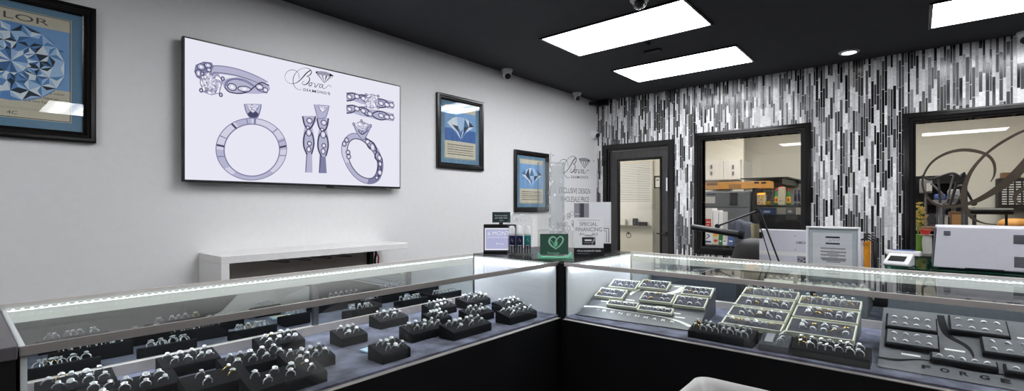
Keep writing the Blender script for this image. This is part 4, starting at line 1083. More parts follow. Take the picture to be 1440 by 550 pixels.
def corner():
    # tablet-like sign
    t = corner_thing('tablet_sign', 'black-framed lilac tablet sign at the painted-wall end of the corner counter', 'sign', 703, 356.5, .015)
    MB().prism([(-.095, -.03, 0), (-.095, .045, 0), (-.095, .045, .006), (-.095, -.03, .014)], (.19, 0, 0)).build('base', M['black_plastic'], t, local=True, bevel=.002)
    c = MB(); c.box(-.095, .095, -.005, .010, .010, .168); c.build('casing', M['black_plastic'], t, local=True, bevel=.004)
    emat('tablet_screen', (178, 180, 214), 0.95); emat('tablet_white', (232, 233, 244), 0.95)
    a = face(-.0052)
    a.rect(-.088, .088, .018, .146, M['tablet_white'], 0); a.rect(-.082, .082, .026, .139, M['tablet_screen'], 1)
    a.text('6 MONTH', -.070, .104, .078, .128, M['tablet_white'], 2); a.text('FINANCING AVAILABLE', -.072, .088, .072, .097, M['tablet_white'], 2)
    a.text('finance', -.010, .050, .022, .060, M['tablet_white'], 2); a.ell((-.018, .056), .004, .004, M['tablet_white'], 2, 12)
    a.build('screen_print', t, True)
    # little dark card on a stand behind it
    t = corner_thing('card_sign', 'small dark green card sign raised on a stand behind the lilac tablet', 'sign', 704, 354, .10)
    pmat('card_green', (22, 50, 48), 0.5)
    MB().box(-.03, .03, -.03, .03, 0, .006).build('foot', M['acrylic'], t, local=True)
    MB().box(-.012, .012, .002, .006, .006, .19).build('stem', M['black_plastic'], t, local=True)
    MB().box(-.054, .058, -.004, .002, .170, .236).build('card', M['card_green'], t, local=True)
    a = face(-.0042); a.text('Purchase select', -.038, .210, .040, .219, M['paper'], 0); a.text('you really want', -.038, .194, .040, .204, M['paper'], 0, .02); a.rect(-.010, .014, .183, .185, M['paper'], 0); a.rect(-.052, .056, .171, .174, M['ink_grey'], 0)
    a.build('lettering', t, True)
    # holder with three spray bottles
    hold = corner_thing('bottle_holder', 'clear holder with a white arched headline holding three small spray bottles', 'holder', 731.5, 358.5, .02)
    MB().box(-.072, .072, -.026, .026, 0, .005).build('base', M['acrylic'], hold, local=True)
    b = MB(); pts = [(-.072, .0)] + [(-.072, .11)] + [(.072 * -math.cos(q), .175 + .068 * math.sin(q)) for q in [PI * k / 16 for k in range(17)]] + [(.072, .11), (.072, .0)]
    b.prism([(x, .024, z) for x, z in pts], (0, .003, 0)); b.build('back_plate', M['acrylic'], hold, local=True)
    MB().box(-.072, .072, -.026, -.023, 0, .035).build('front_lip', M['acrylic'], hold, local=True)
    a = Art((.008, .0238, 0), (1, 0, 0), (0, 0, 1)); Wp = M['paper']
    a.stroke([(.066 * -math.cos(q), .175 + .062 * math.sin(q)) for q in [PI * (.1 + .8 * k / 12) for k in range(13)]], .002, Wp, 0)
    a.text('LAVISH', -.055, .183, .058, .207, Wp, 0, .015); a.stroke([(-.05, .176), (-.02, .170), (.02, .174), (.058, .183)], [.001, .005, .004, .001], Wp, 0)
    a.poly([(-.016, .222), (-.008, .230), (.016, .230), (.024, .222), (.004, .206)], Wp, 0)
    a.build('lettering', hold, True)
    pmat('bottle_navy', (24, 26, 66), 0.2, coat=.5); pmat('bottle_teal', (24, 120, 120), 0.2, coat=.5); pmat('bottle_smoke', (46, 48, 62), 0.15, coat=.6)
    R = Matrix.Rotation(YAW, 4, 'Z'); base = Vector(hold.location)
    for k, (ox, wh, low) in enumerate(((-.047, 'beside the lilac tablet', 'bottle_navy'), (-.003, 'in the middle of the clear holder', 'bottle_smoke'), (.042, 'with a teal label, beside the green block', 'bottle_teal'))):
        p = base + R @ Vector((ox, .0, .006))
        t = thing('spray_bottle', 'small dark bottle with a white pump cap ' + wh, 'bottle', p, YAW, 'spray bottles in the clear holder')
        MB().lathe([(.0, 0), (.018, 0), (.0195, .004), (.0195, .050)], (0, 0, 0), 20).build('lower_body', M['bottle_smoke'], t, local=True, smooth=40)
        MB().lathe([(.0197, .050), (.0197, .092), (.019, .100), (.012, .104)], (0, 0, 0), 20).build('label_band', M['bottle_navy' if k < 2 else 'bottle_teal'], t, local=True, smooth=40)
        MB().lathe([(.0165, .100), (.0185, .103), (.0185, .116), (.016, .124), (.0165, .142), (.013, .153), (.0, .156)], (0, 0, 0), 20).build('pump_cap', M['white_plastic'], t, local=True, smooth=40)
        a = face(-.0200); a.rect(-.010, -.006, .004, .046, M['felt_light'], 0); a.rect(.004, .009, .004, .046, M['felt_light'], 0); a.rect(-.012, .012, .046, .048, M['paper'], 0); a.stroke([(-.006, .070), (.0, .086), (.004, .066), (.008, .078)], .0012, M['felt_light'], 0); a.build('label_print', t, True)
    # green block with a heart
    t = corner_thing('acrylic_block', 'clear acrylic block with a green heart card at the very corner', 'sign', 781.5, 364.8, .045)
    c = MB(); c.box(-.092, .092, -.022, .022, .0, .150); c.build('block', M['acrylic'], t, local=True, bevel=.002)
    pmat('heart_green', (22, 84, 62), 0.4, var=0.2, scale=12); pmat('heart_pale', (170, 232, 206), 0.4); pmat('edge_green', (136, 236, 190), 0.3)
    pm = MB(); pm.box(-.078, .070, .000, .004, .020, .128); pm.build('card', M['heart_green'], t, local=True)
    q = MB(); q.prism([(-.090, -.020, .001), (-.087, -.020, .034), (-.070, -.020, .010), (.066, -.020, .008), (.087, -.020, .030), (.090, -.020, .001)], (0, .04, 0)); q.build('painted_edge_glow', M['edge_green'], t, local=True)  # solid pale green painted in place of the glowing acrylic edges
    a = face(-.0005); Hp = M['heart_pale']
    a.stroke([(.010, .050), (-.018, .066), (-.030, .088), (-.022, .108), (-.004, .112), (.008, .096), (.006, .074), (-.008, .058)], [.004, .009, .011, .009, .007, .006, .005, .003], Hp, 0)
    a.stroke([(-.002, .048), (.018, .060), (.038, .084), (.042, .104), (.028, .114), (.014, .104), (.006, .084), (.010, .066)], [.003, .006, .008, .008, .007, .006, .005, .003], Hp, 1)
    a.stroke([(-.024, .098), (-.012, .084), (-.004, .066)], .003, Hp, 2); a.ell((.005, .078), .009, .017, M['edge_green'], 2, 16)
    a.text('Forever', -.038, .022, .026, .034, Hp, 0); a.build('card_print', t, True)
    # financing card
    t = corner_thing('financing_card', 'white financing card with a black footer standing beside the green block', 'sign', 828.5, 361, .01, -.05)
    c = MB(); c.M = Matrix.Rotation(-.10, 4, 'X'); c.box(-.080, .080, -.002, .002, .001, .212); c.build('card', M['paper'], t, local=True)
    c = MB(); c.M = Matrix.Rotation(-.10, 4, 'X'); c.box(-.081, .083, -.006, -.002, 0, .046); c.build('footer_holder', M['black_plastic'], t, local=True)
    MB().prism([(-.02, .004, .12), (-.02, .06, .0), (-.02, .064, .0), (-.02, .006, .135)], (.04, 0, 0)).build('easel_leg', M['paper'], t, local=True)
    su = Matrix.Rotation(-.10, 3, 'X') @ Vector((0, 0, 1)); nn = Matrix.Rotation(-.10, 3, 'X') @ Vector((0, -1, 0))
    a = Art(nn * .0022, (1, 0, 0), su); K = M['ink']
    a.text('SPECIAL', -.048, .166, .048, .186, M['ink_grey'], 0); a.text('FINANCING', -.070, .136, .072, .158, M['ink_grey'], 0); a.text('AVAILABLE', -.050, .114, .050, .128, M['ink_grey'], 0)
    a.rect(-.06, .064, .196, .198, M['felt_light'], 0); a.rect(-.036, .036, .062, .104, K, 0); a.rect(-.022, .016, .084, .092, M['paper'], 1); a.rect(-.024, .02, .072, .077, M['ink_grey'], 1); a.stroke([(.018, .064), (.024, .084), (.034, .102)], [.002, .008, .004], M['felt_light'], 1); a.ell((.030, .090), .005, .010, M['felt_light'], 1, 12)
    b = Art(nn * .0062, (1, 0, 0), su); b.text('Ask an associate for details.', -.064, .026, .066, .036, M['paper'], 0, .015); b.rect(-.062, .002, .014, .017, M['ink_grey'], 0)
    a.build('lettering', t, True); b.build('footer_lettering', t, True)
    # white picture card behind it
    t = corner_thing('picture_card', 'tall white card with grey room pictures behind the financing card', 'sign', 833.5, 353, .02, -.05)
    MB().box(-.112, .114, -.012, .012, .0, .045).build('stand', M['black_plastic'], t, local=True, bevel=.003)
    c = MB(); c.box(-.112, .114, -.004, .004, .040, .298); c.build('board', M['white_gloss'], t, local=True)
    a = face(-.0042); a.rect(-.110, -.020, .150, .290, M['felt_light'], 0); a.rect(-.082, -.056, .150, .290, M['ink_grey'], 1); a.rect(-.074, -.050, .152, .290, M['felt_grey'], 2); a.rect(-.020, .108, .150, .292, M['panel_white'], 0)
    a.rect(-.104, -.078, .222, .226, M['paper'], 2); a.rect(.030, .104, .052, .138, M['panel_white'], 0); a.stroke([(.02, .136), (.100, .136), (.100, .052)], .006, M['ink_grey'], 1, sm=False); a.stroke([(.02, .122), (.086, .122), (.086, .052)], .004, M['ink_grey'], 1, sm=False)
    a.build('print', t, True)
    # tall clear tower
    t = corner_thing('acrylic_tower', 'tall clear acrylic tower with an added wavy sheet imitating refraction on the corner counter', 'display stand', 775, 354, .035)
    w = .078
    MB().box(-w, w, -.05, .05, 0, .012).build('base', M['acrylic'], t, local=True)
    for (n, x0, x1, y0, y1) in (('front_sheet', -w, w, -.05, -.046), ('back_sheet', -w, w, .046, .05), ('side_sheet', -w, -w + .004, -.046, .046), ('side_sheet', w - .004, w, -.046, .046)):
        MB().box(x0, x1, y0, y1, .012, .535).build(n, M['acrylic'], t, local=True)
    rows = []
    for k in range(40):
        z = .012 + .515 * k / 39; e = -.006 + .007 * math.sin(k * .9) + .005 * math.sin(k * 2.1 + 1)
        rows.append([(e + (w - .006 - e) * f, .004 + .008 * math.sin(f * 9 + k * .35), z) for f in (0, .15, .3, .5, .7, .85, 1)])
    glassmat('acrylic_milky', (0.95, 0.96, 0.97), 0.05, 0.08, 0.2, (246, 247, 248))
    MB().grid(rows).build('refraction_sheet', M['acrylic_milky'], t, local=True, smooth=80, solid=.003)  # milky sheet added to stand in for wavy refraction in the clear tower
    MB().box(-w, w, -.05, .05, .530, .536).build('cap', M['acrylic'], t, local=True)
corner()

# ------------------------------------------------------------------ white console by the painted wall
def console():
    y0, y1, x1, zt = .950, 2.195, -2.872, 1.050
    t = thing('console_table', 'thick white console against the painted wall below the TV', 'console', ((XL + x1) / 2, (y0 + y1) / 2, 0))
    MB().box(XL + .004, x1, y0, y1, zt - .042, zt).build('top', M['white_gloss'], t, bevel=.002)
    MB().box(XL + .004, x1, y0, y0 + .042, 0, zt - .042).build('side_panel', M['white_gloss'], t, bevel=.002)
    pmat('console_grey', (196, 190, 184), 0.5, var=0.04, scale=5)
    MB().box(XL + .004, XL + .012, y0 + .042, 2.075, 0.0, zt - .042).build('back_panel', M['console_grey'], t)
    MB().box(XL + .004, XL + .05, 2.075, 2.11, 0, zt - .042).build('rear_post', M['black_plastic'], t)
    r = thing('stemware_rack', 'dark wire rack for glasses hanging below the white console top', 'rack', (-3.04, 1.55, zt - .042))
    for k, y in enumerate((1.32, 1.46, 1.60, 1.74)):
        MB().tube(spline([(-3.16, y - .035, 1.006), (-3.15, y - .035, .985), (-3.0, y - .035, .985), (-2.92, y - .02, .985), (-2.90, y, .985), (-2.92, y + .02, .985), (-3.0, y + .035, .985), (-3.15, y + .035, .985), (-3.16, y + .035, 1.006)]), .003, 6).build('wire_loop', M['black_plastic'], r, smooth=60)
    for k, (y, nm) in enumerate(((1.395, 'nearest the white side panel'), (1.535, 'in the middle of the rack'), (1.67, 'nearest the black post'))):
        g = thing('wine_glass', 'clear stem glass hanging upside down in the wire rack, ' + nm, 'glass', (-2.98, y, .992), 0, 'stem glasses in the rack')
        MB().lathe([(.030, 0), (.030, .002), (.004, -.004), (.0035, -.07), (.012, -.082), (.034, -.115), (.036, -.145), (.030, -.185)], (0, 0, 0), 20, cap=False).build('bowl', M['glass_clear'], g, local=True, smooth=60)
    c = thing('cable_bundle', 'black and red cables hanging on the wall under the white console end', 'cable', (XL + .02, 2.15, .95))
    MB().tube(spline([(XL + .02, 2.125, 1.000), (XL + .03, 2.145, .96), (XL + .022, 2.140, .90), (XL + .025, 2.15, .80)]), .009, 8).build('black_cable', M['black_plastic'], c, smooth=60)
    MB().tube(spline([(XL + .03, 2.155, .95), (XL + .035, 2.165, .91), (XL + .025, 2.155, .82)]), .006, 8).build('red_cable', M['red'], c, smooth=60)
console()

# ------------------------------------------------------------------ white tub chair in front of the aisle showcase
def chair():
    zt = .745
    p = at(985, 529, z=zt)
    x0, y1 = p.x - .012, p.y + .012; x1, y0 = x0 + .56, y1 - .48
    t = thing('tub_chair', 'white tub chair with its back to the aisle showcase', 'chair', ((x0 + x1) / 2, (y0 + y1) / 2, 0))
    pmat('chair_white', (186, 185, 182), 0.32, var=0.01)
    def loop(ins, z, drop=0.0):
        r = .045; L = []
        xa, xb, yb, ya = x0 + ins, x1 - ins, y1 - ins, y0
        L += [(xa - .02, ya, z - drop), (xa - .034, ya + .10, z - drop * .80), (xa - .034, ya + .20, z - drop * .38), (xa - .024, ya + .30, z - drop * .12), (xa - .005, yb - r * 1.9, z - drop * .03)]
        for k in range(0, 7): q = PI / 2 * k / 6; L.append((xa + r - r * math.cos(q), yb - r + r * math.sin(q), z))
        for f in (.25, .5, .75): L.append((xa + r + (xb - xa - 2 * r) * f, yb, z))
        for k in range(0, 7): q = PI / 2 * k / 6; L.append((xb - r + r * math.sin(q), yb - r + r * math.cos(q), z))
        L += [(xb + .005, yb - r * 1.9, z - drop * .03), (xb + .024, ya + .30, z - drop * .12), (xb + .034, ya + .20, z - drop * .38), (xb + .034, ya + .10, z - drop * .80), (xb + .02, ya, z - drop)]
        return L
    P = [loop(a, z, d) for a, z, d in [(.075, .34, 0), (.03, .40, 0), (.004, .58, .10), (.0, zt - .006, .235), (.004, zt, .235), (.010, zt - .002, .235), (.022, zt - .02, .225), (.05, .60, .10), (.095, .47, 0)]]
    mb = MB(); mb.grid(P); mb.build('shell', M['chair_white'], t, smooth=50)
    s = MB(); b = loop(.085, .455)
    s.prism([(q[0], q[1], .43) for q in b[::-1]], (0, 0, .04)); s.build('seat', M['chair_white'], t, bevel=.01)
    MB().lathe([(.0, .0), (.22, .0), (.22, .012), (.05, .03), (.035, .05), (.035, .36), (.12, .40), (.12, .43)], ((x0 + x1) / 2, (y0 + y1) / 2 + .02, 0), 28).build('pedestal_base', M['chrome'], t, smooth=40)
chair()

# ------------------------------------------------------------------ staff side behind the aisle showcase
def staff():
    dz = .755
    t = thing('staff_desk', 'low dark desk standing behind the aisle showcase under the lamp', 'desk', (-.66, 3.36, 0))
    MB().box(-1.20, -.125, 3.02, 3.72, dz - .03, dz).build('desk_top', M['espresso'], t, bevel=.002)
    for x in (-1.18, -.165): MB().box(x, x + .03, 3.05, 3.70, 0, dz - .03).build('side_panel', M['espresso'], t)
    t = thing('glass_counter', 'dark counter with a green-edged glass top holding the white printer', 'counter', (.6, 3.42, 0))
    g0 = at(1245, 376, y=3.10)
    MB().box(g0.x + .02, 1.5, 3.12, 3.76, 0, .996).build('cabinet', M['espresso'], t)
    glassmat('glass_green', (0.45, 0.75, 0.62), 0.05, 0.0, 0.25, (30, 72, 58))
    MB().box(g0.x, 1.52, 3.10, 3.80, .998, 1.012).build('glass_top', M['glass_green'], t, bevel=.001)
    GZ = 1.012
    # monitor
    ym = 3.36; a0 = at(1067.5, 322, y=ym)
    t = thing('computer_monitor', 'white all-in-one monitor seen from behind, half covered by the framed certificate', 'monitor', (a0.x + .27, ym + .02, dz))
    MB().box(a0.x, a0.x + .54, ym, ym + .03, a0.z - .34, a0.z).build('housing', M['lilac_plastic'], t, bevel=.006)
    MB().box(a0.x + .0, a0.x + .02, ym - .004, ym + .002, a0.z - .06, a0.z - .02).build('edge_button', M['black_plastic'], t)
    MB().prism([(a0.x + .20, ym - .02, dz), (a0.x + .34, ym - .02, dz), (a0.x + .30, ym - .004, a0.z - .2), (a0.x + .24, ym - .004, a0.z - .2)], (0, .02, 0)).build('neck', M['white_plastic'], t)
    MB().box(a0.x + .14, a0.x + .40, ym - .03, ym + .14, dz + .001, dz + .012).build('foot', M['white_plastic'], t, bevel=.003)
    A = Art((0, ym - .0002, 0), (1, 0, 0), (0, 0, 1)); u = A.uv
    p, q = u(1119.5, 343), u(1137, 340); A.text('SAMSUNG', p[0], p[1], q[0], q[1], M['felt_grey'], 0, .01)
    p, q = u(1068, 357.5), u(1140, 356); A.rect(p[0], q[0], p[1], q[1], M['white_gloss'], 0)
    p, q = u(1121, 371), u(1136, 361); A.rect(p[0], q[0], p[1], q[1], M['felt_light'], 1)
    for (x, y) in ((1123, 365), (1131, 364), (1127, 367), (1132, 369)): c = u(x, y); A.ell(c, .006, .004, M['ink'], 2, 10)
    for (x, y) in ((1118, 332), (1118.5, 351)): c = u(x, y); A.ell(c, .003, .004, M['ink_grey'], 1, 10)
    A.build('back_print', t)
    # certificate
    yf = 3.16; a0 = at(1133.5, 318, y=yf); a1 = at(1210, 319.5, y=yf); w = a1.x - a0.x; zt = a0.z; zb = dz + .004
    t = thing('framed_certificate', 'white-framed certificate with a grey mat standing in front of the white monitor', 'picture', ((a0.x + a1.x) / 2, yf, dz))
    P = []
    for sx, sz in ((0, 0), (1, 0), (1, 1), (0, 1)):
        P.append([((a1.x - o) if sx else (a0.x + o), yf - d, (zt - o) if sz else (zb + o)) for o, d in [(0, -.018), (0, .0), (.003, .004), (.010, .004), (.013, -.004)]])
    MB().grid(P, 0, True).build('frame', M['white_plastic'], t, smooth=30)
    pmat('mat_grey', (188, 196, 204), 0.7, var=0.02)
    MB().box(a0.x + .008, a1.x - .008, yf + .004, yf + .012, zb + .008, zt - .008).build('mat_board', M['mat_grey'], t)
    MB().prism([((a0.x + a1.x) / 2 - .02, yf + .016, zb + .2), ((a0.x + a1.x) / 2 - .02, yf + .10, dz), ((a0.x + a1.x) / 2 - .02, yf + .11, dz)], (.04, 0, 0)).build('easel_leg', M['white_plastic'], t)
    A = Art((0, yf + .0038, 0), (1, 0, 0), (0, 0, 1)); u = A.uv; pmat('cert_paper', (224, 224, 230), 0.7, var=0.01)
    p, q = u(1143, 390), u(1198.5, 328.5); A.rect(p[0], q[0], zb + .05, q[1], M['cert_paper'], 0)
    for (ya, yb) in ((333, 334.6), (342, 343.4)): p, q = u(1161, yb), u(1181, ya); A.rect(p[0], q[0], p[1], q[1], M['ink'], 1)
    A.stroke([u(x, y) for x, y in [(1163, 341), (1167, 337), (1168, 340), (1172, 336), (1173, 340), (1176, 337), (1179, 339), (1181, 336)]], .0012, M['ink_grey'], 1)
    for k, (x0, x1) in enumerate(((1154, 1189), (1168, 1172), (1154, 1190), (1163, 1180), (1154, 1189), (1166, 1178), (1154, 1190), (1156, 1189), (1162, 1182))):
        y = 349.5 + k * 2.35; p, q = u(x0, y + .35), u(x1, y); A.rect(p[0], q[0], p[1], q[1], M['felt_light'], 1)
    p, q = u(1149, 374.5), u(1175, 373); A.rect(p[0], q[0], p[1], q[1], M['red'], 1)
    A.build('certificate_print', t)
    MB().box(a0.x + .009, a1.x - .009, yf - .001, yf + .001, zb + .009, zt - .009).build('glazing', M['glass_clear'], t)
    # desk lamp with a long tube head
    yl = 3.24; B = at(1107, 374, y=yl); J = at(1066, 296.5, y=yl); K = at(1009, 318, y=yl - .02); h0 = at(972, 319, y=yl - .06); h1 = at(1046, 331, y=yl - .03)
    t = thing('desk_lamp', 'black jointed desk lamp with a long tube head', 'lamp', (B.x, yl, dz))
    bx = B.x + (B.x - J.x) * .12
    MB().lathe([(.0, 0), (.07, 0), (.07, .012), (.02, .018), (.014, .06), (.0, .06)], (bx, yl, dz), 24).build('base', M['black_plastic'], t, smooth=40)
    dj = Vector((.014, 0, .004))
    MB().tube([Vector((bx, yl, dz + .05)), J + Vector((.010, 0, 0))], .0055, 8).build('lower_arm', M['black_plastic'], t, smooth=60)
    MB().tube([Vector((bx - .055, yl, dz + .05)), J - Vector((.012, 0, .012))], .0035, 8).build('tension_rod', M['black_plastic'], t, smooth=60)
    MB().tube([J, K], .006, 8).build('upper_arm', M['black_plastic'], t, smooth=60)
    for q, nm in ((J, 'elbow_joint'), (K, 'head_joint')): MB().lathe([(.0, -.014), (.014, -.014), (.014, .014), (.0, .014)], q, 16, axis='y').build(nm, M['black_plastic'], t, smooth=40)
    d = (h1 - h0).normalized()
    MB().tube([h0, h0 + d * .004, h1 - d * .03], [.016, .019, .021], 16).build('tube_head', M['black_plastic'], t, smooth=40)
    MB().tube([h1 - d * .03, h1 - d * .026, h1], [.023, .027, .027], 16).build('head_cap', M['pad_black'], t, smooth=40)
    MB().tube([K, (h0 + h1) / 2 + Vector((0, 0, .01))], .005, 8).build('head_bracket', M['black_plastic'], t, smooth=60)
    # letter organiser with an orange folder
    yo = 3.34; o0 = at(1206, 334, y=yo); o1 = at(1229, 376, y=yo)
    t = thing('letter_organizer', 'black wire letter organizer behind the framed certificate', 'organizer', ((o0.x + o1.x) / 2, yo, dz))
    for k in range(3):
        y = yo + .0 + .07 * k
        MB().tube([(o0.x - .05, y, dz), (o0.x - .05, y, o0.z - .03 + .01 * k), (o1.x - .03, y, o0.z - .005 + .01 * k), (o1.x, y, o0.z - .02 + .008 * k), (o1.x + .01, y, dz)], .006, 6).build('wire_divider', M['black_plastic'], t, smooth=60)
    MB().box(o0.x - .055, o1.x + .015, yo - .02, yo + .16, dz, dz + .008).build('tray', M['black_plastic'], t)
    MB().box(o0.x + .062, o1.x + .012, yo + .08, yo + .085, dz + .008, o0.z - .03).build('back_sheet', M['steel'], t)
    t = thing('paper_folder', 'orange folder standing in the black wire organizer', 'folder', (o0.x + .03, yo + .03, dz + .008))
    f0 = at(1213, 341, y=yo + .03); f1 = at(1224.5, 338, y=yo + .03)
    MB().prism([(f0.x, yo + .025, f0.z), (f1.x, yo + .025, f1.z), (f1.x - .004, yo + .025, dz + .008), (f0.x + .024, yo + .025, dz + .008)], (0, .012, 0)).build('folder', M['orange'], t)
    # payment terminal
    p = at(1262, 375, z=GZ)
    t = thing('card_terminal', 'white payment terminal with a dark screen on the green glass counter', 'card reader', (p.x, p.y + .03, GZ), -.22)
    MB().prism([(-.05, -.055, .006), (-.05, -.055, .02), (-.05, .05, .062), (-.05, .075, .062), (-.05, .075, .0), (-.05, -.02, 0)], (.105, 0, 0)).build('body', M['white_plastic'], t, local=True, bevel=.006)
    sv = Vector((0, .105, .042)).normalized(); A = Art(Vector((0, -.055, .0208)), (1, 0, 0), sv); A.rect(-.034, .036, .018, .080, M['black_plastic'], 1); A.build('screen', t, True)
    MB().box(-.066, .082, .050, .085, .052, .078).build('printer_cover', M['white_gloss'], t, local=True, bevel=.006)
    MB().box(-.040, .056, .052, .082, .078, .0815).build('paper_slot', M['blue'], t, local=True, bevel=.001)
    # white office machine
    yp = 3.20; a0 = at(1318, 318.5, y=yp); x0 = at(1313, 372, y=yp).x
    t = thing('office_printer', 'big white office printer standing on the green glass counter', 'printer', (a0.x + .3, yp + .18, GZ))
    MB().prism([(x0, yp, GZ + .006), (a0.x, yp, a0.z), (a0.x + .62, yp, a0.z), (a0.x + .62, yp, GZ + .006)], (0, .33, 0)).build('housing', M['lilac_plastic'], t, bevel=.006)
    MB().box(x0 + .02, a0.x + .58, yp + .02, yp + .31, GZ, GZ + .008).build('foot', M['black_plastic'], t)
    MB().prism([(x0 - .004, yp + .03, GZ + .012), (a0.x - .004, yp + .03, a0.z - .012), (a0.x - .004, yp + .29, a0.z - .012), (x0 - .004, yp + .29, GZ + .012)], (.006, 0, 0)).build('side_panel', M['felt_grey'], t)
    for k, (xa, ya, xb, yb) in enumerate(((1327, 331, 1337, 325), (1425, 343, 1445, 331), (1426, 376, 1446, 362))):
        q0, q1 = at(xa, ya, y=yp), at(xb, yb, y=yp); v = MB()
        n = 4 if k == 0 else 6
        v.box(q0.x, q1.x, yp - .0012, yp + .002, q0.z, q1.z)
        vent = v.build('vent_grille', M['felt_light' if k == 0 else 'ink_grey'], t)
        sl = MB()
        for i in range(n): z = q0.z + (q1.z - q0.z) * (i + .5) / n; sl.box(q0.x + .002, q1.x - .002, yp - .003, yp - .001, z - .0012, z + .0012)
        sl.build('grille', M['felt_grey'], vent)
    MB().box(at(1357, 380, y=yp).x, at(1412, 382, y=yp).x, yp - .002, yp + .003, GZ + .008, GZ + .013).build('tray_slot', M['ink'], t)
    # leather office chair
    yc = 4.25; c0 = at(1027, 364, y=yc); c1 = at(1045, 335.5, y=yc)
    xw = .50; cx = c0.x + xw / 2
    t = thing('office_chair', 'black leather office chair behind the desk with the lamp', 'chair', (cx, yc - .2, 0))
    rows = []
    for (z, hw, y) in [(.56, .20, .06), (.60, .235, .05), (.75, .25, .03), (.90, .245, .02), (1.0, .215, .03), (c1.z - .012, .165, .04), (c1.z, .13, .055)]:
        rows.append([(cx + hw * math.cos(q) * (abs(math.cos(q)) ** -.35 if abs(math.cos(q)) > 1e-3 else 1), yc + y + .045 * math.sin(q), z) for q in [2 * PI * k / 24 for k in range(24)]])
    b = MB(); P = [[rows[j][k] for j in range(len(rows))] for k in range(24)]; b.grid(P, 0, True); b.add(rows[-1], [tuple(range(24))]); b.add(rows[0], [tuple(range(24))[::-1]])
    b.build('backrest', M['black_leather'], t, smooth=60)
    MB().box(cx - .25, cx + .25, yc - .46, yc + .04, .44, .54).build('seat', M['black_leather'], t, bevel=.03)
    for s in (-1, 1):
        MB().tube(spline([(cx + s * .25, yc - .05, .48), (cx + s * .29, yc - .06, .60), (cx + s * .29, yc - .10, .68), (cx + s * .29, yc - .36, .68)]), .016, 8).build('armrest', M['black_plastic'], t, smooth=60)
    MB().lathe([(.03, .06), (.03, .44)], (cx, yc - .2, 0), 16).build('gas_post', M['steel'], t, smooth=40)
    for k in range(5):
        q = 2 * PI * k / 5 + .3; e = Vector((cx + .29 * math.cos(q), yc - .2 + .29 * math.sin(q), .065))
        l = MB().tube([(cx, yc - .2, .09), e], [.022, .015], 8).build('foot', M['black_plastic'], t, smooth=60)
        MB().lathe([(.0, -.011), (.026, -.011), (.026, .011), (.0, .011)], e - Vector((0, 0, .037)), 14, axis='x').build('caster', M['black_plastic'], l, smooth=40)
staff()
# ------------------------------------------------------------------ the workshop beyond the tiled wall
def px_box(name, label, cat, r, y, depth, mat, group=None, down=None, bevel=.003, up=None):
    """a boxy thing whose near face fills the photograph's rectangle r on the plane y"""
    a = at(r[0], r[3], y=y); b = at(r[2], r[1], y=y); z0 = down if down is not None else a.z
    t = thing(name, label, cat, ((a.x + b.x) / 2, y + depth / 2, z0), 0, group)
    MB().box(a.x, b.x, y, y + depth, z0, b.z).build('body', M[mat], t, bevel=bevel)
    return t, a, b

